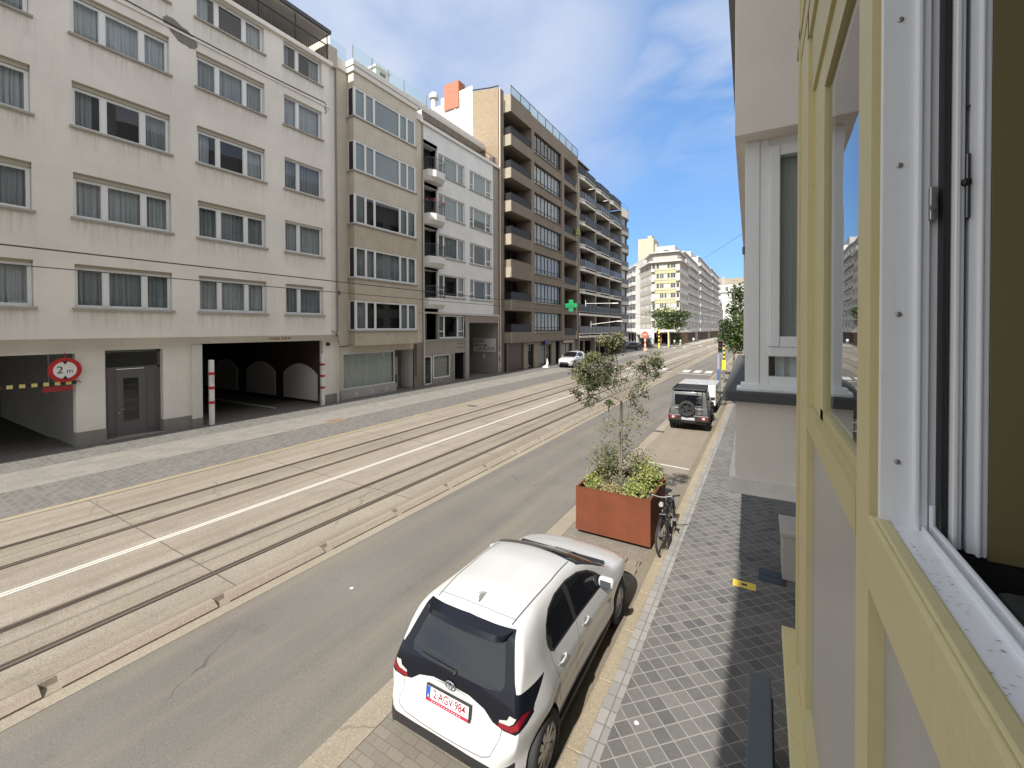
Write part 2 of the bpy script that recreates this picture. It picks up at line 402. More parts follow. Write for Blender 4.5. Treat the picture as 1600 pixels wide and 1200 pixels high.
# unseen white cloud added behind and above the camera to brighten the shade
fill_cov = wmath('MULTIPLY', wmath('SUBTRACT', 1.0, lobe((-.43,.86,.26), .60, .80)), wramp(n1, .22, .55))
mx2 = N('ShaderNodeMix'); mx2.data_type = 'RGBA'; L(fill_cov, mx2.inputs[0]); L(mx.outputs[2], mx2.inputs[6]); mx2.inputs[7].default_value = (FILL_CLOUD*1.02, FILL_CLOUD, FILL_CLOUD*.98, 1)
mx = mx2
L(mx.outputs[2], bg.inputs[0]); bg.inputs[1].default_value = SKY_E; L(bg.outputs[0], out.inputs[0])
sc.view_settings.view_transform = 'Standard'; sc.view_settings.look = 'None'
sc.view_settings.exposure = EXPO; sc.view_settings.gamma = 1
sc.cycles.max_bounces = 8; sc.cycles.transparent_max_bounces = 12; sc.cycles.caustics_reflective = False; sc.cycles.caustics_refractive = False
sc.cycles.sample_clamp_indirect = 6

# ------------------------------------------------------------------ ground, road, tramway, pavements
def struct(name, mb, mats, smooth=False):
    o = mb.build(name, mats, smooth=smooth); o['kind'] = 'structure'; return o
YA, YB = -25, 420
m = MB(); m.face([(-1500,-600,-.03),(1500,-600,-.03),(1500,2500,-.03),(-1500,2500,-.03)]); struct('ground', m, asphalt((.15,.14,.125)))
m = MB(); m.face([(-7.35,YA,0),(-3.98,YA,0),(-3.98,YB,0),(-7.35,YB,0)]); struct('asphalt_lane', m, asphalt((.128,.12,.109)))
PAV = brick((.15,.135,.115), (.19,.17,.14), (.12,.10,.08), .21, .105, .006, 'xy', .5, .4, rot=0)
m = MB()
m.face([(-3.98,YA,-.004),(-1.72,YA,-.004),(-1.72,13.4,-.004),(-3.98,13.4,-.004)], 0)
m.face([(-3.98,13.4,-.004),(-1.72,13.4,-.004),(-1.72,YB,-.004),(-3.98,YB,-.004)], 1)
m.box(-4.0,-3.66,YA,YB,-.02,.004,2)
struct('parking_strip', m, [PAV, aggregate((.215,.19,.15),(.12,.1,.08),.35), aggregate((.25,.215,.17),(.14,.12,.09),.35)])
# yellowed stone kerb by the right pavement: dished gutter, upright kerb stones with joints
KERB = aggregate((.27,.232,.165),(.13,.105,.075),.55)
m = MB(); y = YA
while y < 70:
    m.bbox(-1.735,-1.565, y+.006, y+.994, -.05, .085, .012); y += 1.0
m.box(-1.735,-1.565, 70, YB, -.05, .085)
m.box(-1.93,-1.735, YA, YB, -.03, .008, 1)
struct('kerb', m, [KERB, aggregate((.18,.157,.12),(.09,.078,.058),.55)])
m = MB()
m.box(-1.565,-1.385, YA, YB, -.05, .093, 0)
m.box(-1.385, 1.4, YA, YB, -.05, .090, 1)
SETT = brick((.20,.195,.185), (.265,.255,.24), (.12,.11,.095), .18, .21, .008, 'xy', 0, .6, loc=(0.02,0,0))
TILE = brick((.075,.075,.075), (.138,.132,.124), (.25,.235,.21), .1725, .1725, .0075, 'xy', 0, .6, .7, rot=R(45), damt=.3, dirt=(.2,.19,.17), loc=(.02,.05,0))
struct('right_pavement', m, [SETT, TILE])

m = MB(); y0 = 7.55; k = 0
for a, b in ((7.55,7.72),(7.86,8.02)):
    x = -3.6; pr = random.Random(int(a*100))
    while x < -1.95:
        l_ = pr.uniform(.2,.34); m.bbox(x+.006, min(x+l_,-1.94)-.006, a+pr.uniform(-.01,.01), b+pr.uniform(-.01,.01), -.03, .035+pr.uniform(-.008,.008), .012); x += l_
struct('stone_row', m, [aggregate((.20,.17,.125),(.11,.09,.065),.5)])
# tramway: concrete slab, joints, painted line, kerb with drain mouths
SLAB = aggregate((.238,.212,.174))
SLAB2 = aggregate((.25,.222,.185),(.11,.09,.07),.35)
m = MB()
for a, b, k in ((-14.75,-13.05,1),(-13.05,-11.93,0),(-11.93,-9.42,1),(-9.42,-8.37,0),(-8.37,-7.62,0)):
    m.face([(a,YA,.08),(b,YA,.08),(b,YB,.08),(a,YB,.08)], k)
struct('tramway_slab', m, [SLAB, SLAB2])
JOINT = plain((.085,.07,.056), .9)
m = MB(); y = 3.72-4.2*6
while y < 120:
    m.box(-14.7,-7.64, y-.009, y+.009, .02, .0835); y += 4.2*1.0
for x in (-14.73,-7.63):
    m.box(x-.012, x+.012, YA, 160, .02, .0832)
struct('slab_joints', m, JOINT)
LINEM = paint((.50,.49,.45), .6, .2, 12)
m = MB()
for a in (-10.725,-10.635): m.box(a-.03, a+.03, YA, 78, .03, .0845)
m.box(-10.74, -10.62, 118, 300, .03, .0845)
struct('centre_line', m, LINEM)
m = MB(); y = YA; k = 0
prof = lambda z1: None
while y < 90:
    y2 = y+1.9
    # stone with a sloped outer face, then a drain mouth
    m.prism([(-7.62,.0),(-7.62,.088),(-7.50,.088),(-7.38,.03),(-7.38,0)], y, y2-.17, 0)
    m.prism([(-7.62,.0),(-7.62,.088),(-7.585,.088),(-7.55,.02),(-7.38,.012),(-7.38,0)], y2-.17, y2, 1)
    y = y2
m.prism([(-7.62,.0),(-7.62,.088),(-7.50,.088),(-7.38,.03),(-7.38,0)], 90, YB, 0)
m.box(-7.38,-7.16, YA, YB, -.02, .006, 2)
struct('tramway_kerb', m, [aggregate((.26,.225,.18),(.14,.115,.09),.4), aggregate((.225,.195,.155),(.13,.11,.085),.4), aggregate((.25,.222,.178),(.15,.13,.1),.4)])

RAIL = plain((.17,.135,.11), .45, .5); GROOVE = plain((.026,.019,.015), .95)
for k, (x, lab) in enumerate(((-13.0,'worn steel tram rail nearest the left pavement'),(-11.9,'second steel tram rail from the left pavement, left of the white line'),
                              (-9.42,'steel tram rail just right of the white centre line'),(-8.37,'steel tram rail nearest the asphalt lane'))):
    s = 1 if k % 2 else -1
    t = thing('tram_rail', lab, 'rail', (x,0,.08), group='rails of the street tramway')
    mm = MB(); mm.box(-.08,.08, YA, YB, -.05, .0045); mm.build('groove', GROOVE, t)
    mm = MB(); mm.box(-.045+.03*s,.02+.03*s, YA, YB, -.05, .0085); mm.box(-.05*s-.008,-.05*s+.008, YA, YB, -.05, .0075); mm.build('rail_head', RAIL, t)

# left pavement in three bands, then the corner
COB = brick((.082,.081,.08), (.145,.14,.132), (.20,.19,.165), .22, .11, .012, 'xy', .5, .8, .75, rot=R(45), damt=.2)
FLAG = brick((.175,.166,.152), (.225,.21,.187), (.15,.14,.12), .42, .3, .010, 'xy', .5, .4, .85, rot=R(90), damt=.25, dirt=(.2,.19,.17))
m = MB()
m.box(-15.0,-14.75, YA, 84, -.05, .085, 2)
m.box(-17.3,-15.0, YA, 84, -.05, .088, 0)
m.box(-19.6,-17.3, YA, 84, -.05, .092, 1)
m.box(-24.5,-19.6, YA, 84, -.05, .089, 0)
struct('left_pavement', m, [COB, FLAG, aggregate((.27,.235,.175),(.16,.13,.09),.4)])
m = MB(); m.face([(-19.6,110,.09),(-15.0,106,.09),(-14.8,420,.09),(-45,420,.09),(-60,190,.09)]); m.face([(-80,84,.05),(-24.5,84,.05),(-30,104,.05),(-80,190,.05)])
struct('corner_pavement', m, aggregate((.3,.28,.25),(.2,.18,.15),.3))
# painted markings
m = MB()
def bar(x0,y0,x1,y1,wd,z=.0065):
    d = Vector((x1-x0,y1-y0)).normalized()*wd/2; m.face([(x0-d.y,y0+d.x,z),(x1-d.y,y1+d.x,z),(x1+d.y,y1-d.x,z),(x0+d.y,y0-d.x,z)])
bar(-3.64,14.3,-1.95,14.1,.09,.004)
bar(-7.2,44.2,-4.1,43.7,.3)
for x in (-6.75,-5.7,-4.65): m.face([(x-.3,45.3,.007),(x+.35,45.3,.007),(x+.35,48.0,.007),(x-.3,48.0,.007)])
for x in (-14.2,-12.5,-10.7,-9.0): m.face([(x-.3,45.6,.086),(x+.3,45.6,.086),(x+.3,47.8,.086),(x-.3,47.8,.086)])
for i in range(6): m.face([(-16-i*2.2,103,.005),(-15.2-i*2.2,103,.005),(-15.2-i*2.2,107,.005),(-16-i*2.2,107,.005)])
bar(-26,95,-19,96,.35,.004)
for i in range(5): m.face([(-13.6+i*2,112,.09),(-12.8+i*2,112,.09),(-12.8+i*2,115,.09),(-13.6+i*2,115,.09)])
bar(-14.6,44.9,-7.7,44.3,.25,.0862)
struct('road_markings', m, LINEM)
# covers and plates
def cover(x, y, z, r, mat, lab, sq=False):
    q = MB()
    if sq: q.bbox(-r,r,-r*.6,r*.6,-.03,.004,.003); q.box(-r*.25,r*.25,-r*.18,r*.18,.0,.0055,1)
    else:
        q.lathe([(0,.004),(r*.82,.004),(r*.84,.0),(r*.9,.0),(r*.92,.004),(r,.004),(r,-.02)], n=28)
        for i in range(5): q.box(-r*.6+i*r*.3-.02,-r*.6+i*r*.3+.02,-r*.5,r*.5,.0,.007)
    o = q.build('manhole_cover', [mat, BLACK], None, (x,y,z)); tag(o, lab, 'manhole cover'); return o
cover(-4.72,20.1,.001,.42,aggregate((.17,.155,.13),(.1,.09,.07),.6),'round iron manhole cover in the asphalt beside the car park strip')
cover(-3.82,18.7,.005,.22,plain((.06,.055,.05),.8),'small dark drain grate in the strip behind the dark off-roader',True)
cover(-17.3,12.9,.093,.45,aggregate((.2,.14,.1),(.12,.09,.07),.5),'rusty round cover in the left pavement by the garage entrance',False)
cover(-14.05,19.3,.081,.3,plain((.07,.06,.05),.8),'dark square grate in the tramway beside the left rail',True)
o = cover(-.25,8.05,.091,.17,paint((.62,.47,.06),.6,.25,20),'small yellow square plate set in the shaded pavement tiles',True)
# bits of litter and spots on the road
LIT = plain((.75,.74,.7), .8)
for i, (x, y, z, r, lab) in enumerate(((-6.0,4.75,.003,.03,'larger pale spot on the asphalt lane near the kerb drain'),(-1.17,4.62,.094,.026,'round white spot on the grey pavement tiles beside the white car'))):
    q = MB(); q.lathe([(0,.006),(r*.7,.006),(r,.0)], n=10); tag(q.build('litter', LIT, None, (x,y,z)), lab, 'litter')
# ------------------------------------------------------------------ windows shared by the facades
MESH = {}
SHEER = fabric((.30,.32,.345)); SHEERW = fabric((.47,.485,.51)); BLIND = fabric((.30,.335,.35)); SILLST = plaster((.40,.385,.35), (.12,.11,.09), .8, 2.0, .5, .7)
ROLL = brick((.50,.47,.38), (.52,.49,.40), (.25,.23,.18), 3.0, .045, .005, 'xz', 0, .5, .6, damt=.1)
def curtain_mesh(x0, x1, h, seed, amp=.035, top=0.0):
    r = random.Random(seed); rows = []; n = max(6, int((x1-x0)/.028)); ph = r.random()*6
    xs = [x0+(x1-x0)*i/n for i in range(n+1)]
    off = [amp*(math.sin(x*46+ph)+.6*math.sin(x*83+ph*2)+.5*r.uniform(-1,1)) for x in xs]
    for z in (0, h*.5, h): rows.append([(x+.008*math.sin(z*3+x*9), off[i]*(.6+.4*(h-z)/h), z) for i, x in enumerate(xs)])
    m = MB(); m.grid(rows); return m
def window(parent, x, z, w, h, divs=(1,), yd=.14, y0=0.0, frame=None, mull=.10, fw=.06, cur='sheer', sill=True, rbox=0.0, sub=None, seed=0, pane=None, label=None, rz=0, cmat=None):
    frame = frame or WHITE; pane = pane or GLASS
    hh = h-rbox
    key = ('win', round(w,2), round(hh,2), divs, mull, fw, frame.name, sub)
    if key not in MESH:
        m = MB(); d = .06
        m.box(0,w,0,d,0,fw); m.box(0,w,0,d,hh-fw,hh); m.box(0,fw,0,d,fw,hh-fw); m.box(w-fw,w,0,d,fw,hh-fw)
        xs = [fw]; tot = sum(divs); inner = w-2*fw; a = fw
        for i, q in enumerate(divs):
            b = a+inner*q/tot
            if i < len(divs)-1: m.box(b-mull/2,b+mull/2,-.012,d-.004,fw,hh-fw)
            # sash frame line inside each light
            l_ = a+(mull/2 if i else 0); r_ = b-(mull/2 if i < len(divs)-1 else 0); s = .03
            m.box(l_,l_+s,.012,.05,fw,hh-fw); m.box(r_-s,r_,.012,.05,fw,hh-fw); m.box(l_+s,r_-s,.012,.05,fw,fw+s); m.box(l_+s,r_-s,.012,.05,hh-fw-s,hh-fw)
            if sub and i in sub[1]: m.box(l_,r_,.0,.055,sub[0]*hh-.035,sub[0]*hh+.035)
            a = b
        MESH[key] = m.mesh('window', frame)
        p = MB(); p.face([(fw,.034,fw),(w-fw,.034,fw),(w-fw,.034,hh-fw),(fw,.034,hh-fw)]); MESH[key+('p',)] = p.mesh('pane', pane)
    o = link('window', MESH[key], parent, (x, y0+yd, z), rz)
    if label: o['label'] = label
    link('pane', MESH[key+('p',)] if pane is GLASS else MESH.setdefault(key+('p',pane.name), (lambda me: (me.materials.clear(), me.materials.append(pane), me)[2])(MESH[key+('p',)].copy())), o)
    cm = cmat or SHEER
    if cur == 'sheer':
        k2 = ('cur', round(w,2), round(hh,2), seed % 3, cm.name)
        if k2 not in MESH: MESH[k2] = curtain_mesh(.02, w-.02, hh-.06, seed).mesh('curtain', cm)
        link('curtain', MESH[k2], o, (0,.19,.02))
    elif cur == 'sides':
        k2 = ('cs', round(w,2), round(hh,2), seed % 3, cm.name)
        if k2 not in MESH:
            a = curtain_mesh(.02, w*.2, hh-.06, seed); b = curtain_mesh(w*.74, w-.02, hh-.06, seed+5)
            n = len(a.v); a.v += b.v; a.f += [tuple(i+n for i in f) for f in b.f]; a.m += b.m; MESH[k2] = a.mesh('curtain', cm)
        link('curtain', MESH[k2], o, (0,.19,.02))
    elif cur == 'blind':
        m = MB(); m.box(fw,w-fw,0,.01,fw,hh-fw); k2 = ('bl', round(w,2), round(hh,2))
        if k2 not in MESH: MESH[k2] = m.mesh('blind', BLIND)
        link('blind', MESH[k2], o, (0,.09,0))
    elif cur == 'half':
        m = MB(); m.box(fw,w-fw,0,.01,hh*.45,hh-fw); k2 = ('hb', round(w,2), round(hh,2))
        if k2 not in MESH: MESH[k2] = m.mesh('blind', BLIND)
        link('blind', MESH[k2], o, (0,.09,0))
    if rbox:
        k2 = ('rb', round(w,2), rbox)
        if k2 not in MESH:
            m = MB(); m.box(0.005,w-.005,-.05,.09,0,rbox-.004); MESH[k2] = m.mesh('shutter_box', ROLL)
        link('shutter_box', MESH[k2], o, (0,0,hh+.002))
    if sill:
        k2 = ('sl', round(w,2), round(yd,2))
        if k2 not in MESH:
            m = MB(); m.bbox(-.09,w+.09,-yd-.09,.05,-.085,-.004,.008); MESH[k2] = m.mesh('sill', SILLST)
        link('sill', MESH[k2], o)
    return o
H90 = R(90)

# ------------------------------------------------------------------ cream block with the garage entrances
CREAM = plaster((.80,.775,.715), (.36,.32,.26), .34, .45, .9, .8, ((5.22,8.48,11.75,15.05,18.06),((1.2,4.1),(5.1,8.03),(9.0,11.95),(12.93,15.13))))
PLINTH = plaster((.27,.26,.235), (.1,.095,.085), .5, 1.2, .5)
bA = thing('apartment_building', 'long cream rendered apartment block with rows of white windows above two dark garage entrances', 'building', (-21.3,0,0), H90)
cols = [(1.2,2.9,(.27,.40,.27)),(5.1,2.93,(.27,.40,.27)),(9.0,2.95,(.27,.40,.27)),(12.93,2.2,(.36,.64))]
rows = [(5.22,1.58),(8.48,1.62),(11.75,1.62),(15.05,1.55),(18.06,1.28)]
holes = []
for cx, cw, dv in [(-2.7,2.9,None)]+cols:
    for rz_, rh in rows: holes.append((cx,cx+cw,rz_,rz_+rh))
m = MB()
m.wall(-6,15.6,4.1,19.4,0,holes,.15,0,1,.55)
m.face([(15.6,0,4.1),(15.6,.28,4.1),(15.6,.28,19.4),(15.6,0,19.4)]); m.face([(15.6,.28,4.1),(16.3,.28,4.1),(16.3,.28,20.3),(15.6,.28,20.3)])
m.face([(16.3,.28,0),(16.3,9,0),(16.3,9,20.3),(16.3,.28,20.3)]); m.face([(-6,0,4.1),(16.3,0,4.1),(16.3,.5,4.1),(-6,.5,4.1)])
m.face([(-6,0,19.55),(15.9,0,19.55),(15.9,9,19.55),(-6,9,19.55)])
# ground storey set half a metre back
GH = [(-6,5.2,0.02,3.55),(6.02,7.85,.12,3.62),(9.27,15.42,.02,3.78)]
m.wall(-6,16.3,0,4.1,.5,GH,.3,0,None)
m.bbox(-6,15.75,-.16,.3,19.4,19.62,.02)                                  # cornice
m.bbox(-6,15.6,-.05,.02,16.98,17.06,.01)                                 # string course below the top storey
m.build('wall', [CREAM, DARKROOM], bA)
m = MB()
for a, b, dd in ((5.2,6.02,.0),(7.85,8.87,.0),(15.42,16.3,.0)): m = MB(); m.bbox(a-.015,b+.015,.47,.86,0,.62,.008); m.build('plinth', PLINTH, bA)
m = MB(); m.bbox(8.87,9.28,.42,.75,.45,3.75,.01); m.bbox(8.86,9.29,.41,.76,0,.45,.01,1); m.build('pier', [paint((.66,.65,.6),.7,.08), PLINTH], bA)
# passage interiors
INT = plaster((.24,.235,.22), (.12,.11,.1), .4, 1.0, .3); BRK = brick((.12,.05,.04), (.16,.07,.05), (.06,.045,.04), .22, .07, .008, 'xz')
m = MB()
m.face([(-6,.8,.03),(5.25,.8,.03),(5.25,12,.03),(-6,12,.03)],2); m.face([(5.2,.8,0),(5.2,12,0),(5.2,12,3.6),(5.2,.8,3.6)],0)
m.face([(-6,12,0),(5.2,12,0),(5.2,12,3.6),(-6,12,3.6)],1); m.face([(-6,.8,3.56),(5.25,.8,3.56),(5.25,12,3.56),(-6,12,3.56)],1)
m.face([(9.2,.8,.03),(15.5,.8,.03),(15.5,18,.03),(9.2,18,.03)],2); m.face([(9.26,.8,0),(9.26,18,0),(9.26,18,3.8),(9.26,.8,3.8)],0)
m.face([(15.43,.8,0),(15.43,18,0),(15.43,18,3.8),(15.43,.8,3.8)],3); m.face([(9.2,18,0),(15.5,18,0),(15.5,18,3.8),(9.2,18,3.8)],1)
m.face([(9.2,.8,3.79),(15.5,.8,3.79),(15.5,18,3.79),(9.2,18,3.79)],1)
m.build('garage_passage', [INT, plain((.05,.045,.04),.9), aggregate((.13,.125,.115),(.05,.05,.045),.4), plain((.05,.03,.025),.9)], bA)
# white arched wall panels along the far side of the drive-in
for a, b in ((1.0,4.35),(5.25,8.6),(9.75,13.0),(14.0,15.4)):
    poly = [(a,.25),(b,.25)]; n = 10
    for i in range(n+1):
        u = i/n; xx = b+(a-b)*u; poly.append((xx, 1.75+.62*math.sin(math.pi*u)**.8))
    m = MB(); m.prism(poly, 15.36, 15.41, 0, 'x'); m.build('arched_panel', paint((.62,.62,.60),.8,.1), bA)
m = MB(); m.box(13.2,13.3,1.6,9,.03,.14); m.build('kerb_bar', paint((.5,.5,.48),.7,.1), bA)
r2 = random.Random(3)
kinds = {(0,2):'sides',(0,3):'sides',(0,4):'sheer',(1,1):'sheer',(1,2):'sides',(1,3):'sheer',(1,4):'sides',(2,2):'sides',(2,3):'sheer',(2,4):'sides',(3,4):'sides'}
k = 0
for ci, (cx, cw, dv) in enumerate([(-2.7,2.9,(.27,.4,.27))]+cols):
    for ri, (z0, rh) in enumerate(rows):
        cur = kinds.get((ci-1,ri), 'sheer')
        window(bA, cx+.01, z0+.004, cw-.02, rh-.008, dv, .15, 0, None, .15, .075, cur, True, .17 if ri in (1,2) and ci < 4 or (ri==3 and ci in(2,3)) else (.09 if ri in (0,) else 0), None, ci*7+ri, cmat=SHEERW if (ci+ri) % 2 else SHEER)
        k += 1
# grey house door in its niche
DG = paint((.115,.112,.115), .4, .05)
d = MB()
d.box(6.02,7.85,.78,.84,2.85,2.93); d.box(6.02,7.85,.78,.84,3.52,3.62); d.box(6.02,6.12,.78,.84,.12,3.62); d.box(7.75,7.85,.78,.84,.12,3.62)
d.box(6.12,6.42,.79,.83,.12,2.85); d.box(7.32,7.75,.79,.83,.12,2.85)
d.box(6.42,6.60,.77,.83,.16,2.83); d.box(7.14,7.32,.77,.83,.16,2.83); d.box(6.60,7.14,.77,.83,.16,.72); d.box(6.60,7.14,.77,.83,2.5,2.83)
for a, b, c, e in ((7.40,7.68,.3,2.6),(6.16,6.38,.3,2.6)):
    d.box(a,b,.775,.795,c,c+.03); d.box(a,b,.775,.795,e,e+.03); d.box(a,a+.03,.775,.795,c+.03,e); d.box(b-.03,b,.775,.795,c+.03,e)
d.box(6.60,6.63,.76,.80,.72,2.5); d.box(7.11,7.14,.76,.80,.72,2.5); d.box(6.63,7.11,.76,.80,.72,.75); d.box(6.63,7.11,.76,.80,2.47,2.5)
door = d.build('door', DG, bA)
m = MB(); m.face([(6.62,.8,.74),(7.12,.8,.74),(7.12,.8,2.48),(6.62,.8,2.48)]); m.face([(6.1,.81,2.92),(7.77,.81,2.92),(7.77,.81,3.53),(6.1,.81,3.53)]); m.build('door_glass', darkglass((.02,.022,.024)), door)
m = MB(); m.tube([(6.50,.77,1.25),(6.50,.70,1.25),(6.62,.70,1.25)], .014, 8); m.lathe([(0,-.015),(.03,-.015),(.03,.0)], (6.5,.77,1.1), 'y', 12); m.build('handle', STEEL, door)
m = MB(); m.bbox(5.95,7.9,.45,.95,0,.13,.01); m.build('doorstep', PLINTH, bA)
# bare patch, cable, downpipe
m = MB(); pr = random.Random(5); poly = []
for i in range(26):
    a = 2*math.pi*i/26; q = 1+pr.uniform(-.12,.12); poly.append((8.42+.62*q*math.cos(a), 17.0+.36*q*math.sin(a)-.25*math.cos(a)))
m.prism(poly, -.012, .004); m.build('bare_patch', plaster((.24,.225,.2), (.1,.095,.09), .8, 4, 1.5), bA)
m = MB(); m.tube([(-6,-.02,17.45),(4,-.02,17.3),(8,-.02,17.16),(12,-.02,17.12),(15.3,-.02,17.2),(15.38,-.02,17.1),(15.3,-.02,16.9),(15.42,-.02,16.75),(15.3,-.02,16.6)], .018, 6); m.build('cable', BLACK, bA)
m = MB(); m.tube([(16.18,.2,20.2),(16.18,.2,4.4),(16.1,.2,4.0)], .05, 10); m.tube([(15.75,.2,4.35),(16.15,.17,4.15),(16.22,.17,3.6),(16.3,.17,3.5)], .025, 6); m.build('downpipe', plain((.22,.2,.17),.7), bA)
m = MB(); m.lathe([(0,0),(.09,0),(.11,.12),(.0,.14)], (15.7,.34,3.55), 'y', 14); m.build('security_camera', BLACK, bA)
o = link('warning_lettering', text_mesh('H MAX 3.00 M', .2, paint((.35,.05,.04),.6,.1), .004, sx=.95), bA, (12.9,.492,3.93), (H90,0,0))
# roof terrace: black railing, dark canopy over a set back storey
m = MB(); y = 0
for i in range(12):
    x = 15.55-i*1.9; m.box(x-.022,x+.022,.06,.10,19.6,21.2)
m.box(-6,15.6,.055,.105,20.55,20.6); m.box(-6,15.6,.06,.1,19.75,19.78)
for i in range(180): m.box(15.5-i*.11,15.512-i*.11,.075,.087,19.78,20.55)
m.build('terrace_railing', BLACK, bA)
m = MB(); m.box(-6,15.7,-.1,3.4,21.22,21.42,0); m.box(-6,15.6,.0,3.3,21.16,21.215,1); m.build('canopy', [plain((.05,.052,.055),.5), paint((.5,.49,.47),.7,.05)], bA)
m = MB(); m.wall(-6,15.6,19.6,21.2,2.3,[(x,x+2.6,19.8,21.0) for x in (-5,-1.5,2,5.5,9,12.4)],.1,0,1,.4); m.face([(15.6,2.3,19.6),(15.6,9,19.6),(15.6,9,21.3),(15.6,2.3,21.3)],0); m.build('upper_storey', [plaster((.5,.45,.39)), DARKROOM], bA)
m = MB(); m.bbox(15.62,16.25,.1,1.3,19.6,20.75,.02); m.build('chimney', plaster((.5,.45,.38)), bA)

# things at the garage mouths
def height_post(x, y, label):
    t = thing('height_post', label, 'post', (x,y,.09), group='red and white posts at the garage entrance')
    m = MB(); m.bbox(-.085,.085,-.085,.085,0,2.95,.01); m.build('post', paint((.72,.71,.68),.6,.08), t)
    for z in (1.02,1.68,2.33):
        m = MB(); m.bbox(-.1,.1,-.1,.1,z-.06,z+.06,.006); m.build('red_band', paint((.42,.02,.025),.5,.1), t)
    m = MB(); m.box(.085,.089,-.03,.03,1.9,2.2); m.build('sticker', plain((.5,.5,.5),.5), t)
height_post(-21.55, 9.56, 'white post with red bands at the big garage entrance, beside the white pier')
height_post(-21.55, 15.2, 'white post with red bands at the far right corner of the big garage entrance')
t = thing('width_limit_sign', 'round red and white width limit sign reading 2 m at the left garage mouth', 'road sign', (-21.66,4.9,2.97), H90)
m = MB(); m.lathe([(0,-.012),(.44,-.012),(.44,.012),(0,.012)], ax='y', n=40); m.build('red_disc', paint((.45,.015,.02),.4,.06), t)
m = MB(); m.lathe([(0,-.016),(.305,-.016),(.305,-.011)], ax='y', n=40); m.build('white_field', paint((.75,.74,.72),.4,.04), t)
m = MB()
for s in (1,-1): m.prism([(-.075,s*.315),(.075,s*.315),(0,s*.2)], -.02, -.0165)
m.build('arrow_marks', BLACK, t)
link('lettering', text_mesh('2', .36, BLACK, .002), t, (-.13,-.019,0), (H90,0,0)); link('lettering', text_mesh('m', .22, BLACK, .002), t, (.12,-.019,-.04), (H90,0,0))
m = MB(); m.tube([(0,.02,.35),(0,.02,.62)], .015, 6); m.tube([(0,0.03,-.38),(.33,.03,-.42),(.42,.05,-.5)], .02, 6); m.build('bracket', plain((.3,.03,.03),.5), t)
t = thing('height_bar', 'yellow and black striped height bar hanging in the left garage mouth', 'barrier bar', (-21.72,1.0,2.5), H90)
m = MB()
for i in range(15):
    a = i*.28; m.box(a,a+.14,-.05,.05,-.06,.06,0); m.box(a+.14,a+.28,-.05,.05,-.06,.06,1)
m.build('striped_beam', [paint((.62,.55,.2),.6,.1), BLACK], t)
m = MB(); m.tube([(.6,0,.06),(.6,0,1.05)], .012, 6); m.tube([(3.5,0,.06),(3.5,0,1.05)], .012, 6); m.build('chain', GREYM, t)
m = MB(); m.bbox(3.35,4.1,-.04,.06,-.28,-.1,.01); m.build('red_board', paint((.3,.02,.02),.5,.1), t)

# ------------------------------------------------------------------ narrow beige house with stacked bay windows
BEIGE = plaster((.60,.55,.465), (.17,.14,.105), .5, .9, .6, .8); BEIGED = plaster((.50,.44,.355), (.15,.12,.09), .55, 1.4, .6, .8)
PIERC = plaster((.24,.21,.17), (.1,.085,.07), .5, 1.0, .5)
bB = thing('apartment_building', 'narrow beige house with five stacked projecting bay windows beside the cream block', 'building', (-22.2,16.3,0), H90)
fl = [(4.36,6.2),(7.63,9.52),(10.97,12.82),(14.23,16.08),(17.55,19.34)]
m = MB()
m.wall(0,7.9,0,20.2,0,[(.72,5.1,.02,2.95),(5.1,6.9,.02,2.95)],.0,0,None)
m.face([(0,0,20.2),(7.9,0,20.2),(7.9,9,20.2),(0,9,20.2)]); m.face([(0,-.02,20.2),(0,9,20.2),(0,9,22),(0,-.02,22)])
m.face([(7.9,0,16),(7.9,9,16),(7.9,9,21),(7.9,0,21)])
m.build('wall', [BEIGE, PIERC], bB)
bx0, bx1, by = 1.22, 6.72, -.6
m = MB()
segs = [(3.4,4.36)]+[(fl[i][1],fl[i+1][0]) for i in range(4)]+[(19.34,20.2)]
for i, (a, b) in enumerate(segs): m.box(bx0,bx1,by,.02,a,b,1 if i in (0,1,2) else 0)
for a, b in fl: m.box(bx1-.14,bx1,by+.02,.02,a,b,0); m.box(bx0+.14,bx1-.14,-.04,-.01,a,b,2)
m.build('bay_parapets', [BEIGE, BEIGED, DARKROOM], bB)
for i, (a, b) in enumerate(fl):
    window(bB, bx0+.06, a+.004, bx1-bx0-.2, b-a-.008, (.62,.60,.03,1.92,.03,.62,.66) if False else (.145,.14,.43,.14,.145), .02, by, None, .11, .075, ('sides','sheer','sides','blind','blind')[i], True, 0, None, i+3)
    m = MB(); m.box(bx0+.01,bx0+.05,by+.03,by+.1,a,b); m.box(bx0+.01,bx0+.05,-.1,-.02,a,b); m.box(bx0+.01,bx0+.05,by+.1,-.1,a,a+.06); m.box(bx0+.01,bx0+.05,by+.1,-.1,b-.06,b)
    sw = m.build('side_window', WHITE, bB); m = MB(); m.face([(bx0+.03,by+.1,a+.06),(bx0+.03,-.1,a+.06),(bx0+.03,-.1,b-.06),(bx0+.03,by+.1,b-.06)]); m.build('pane', darkglass(), sw)
    m = MB(); m.bbox(bx0-.1,bx0+.03,by-.09,.0,a-.085,a-.004,.006); m.build('sill_return', SILLST, bB)
m = MB(); m.bbox(bx0-.1,bx1+.06,by-.12,.05,20.2,20.52,.015); m.bbox(bx0-.16,bx1+.1,by-.18,.05,20.52,20.86,.015); m.bbox(0,bx0-.1,-.12,.05,20.2,20.86,.015); m.bbox(bx1+.06,7.9,-.14,.05,20.0,20.5,.015)
m.build('cornice', paint((.66,.645,.61),.7,.08), bB)
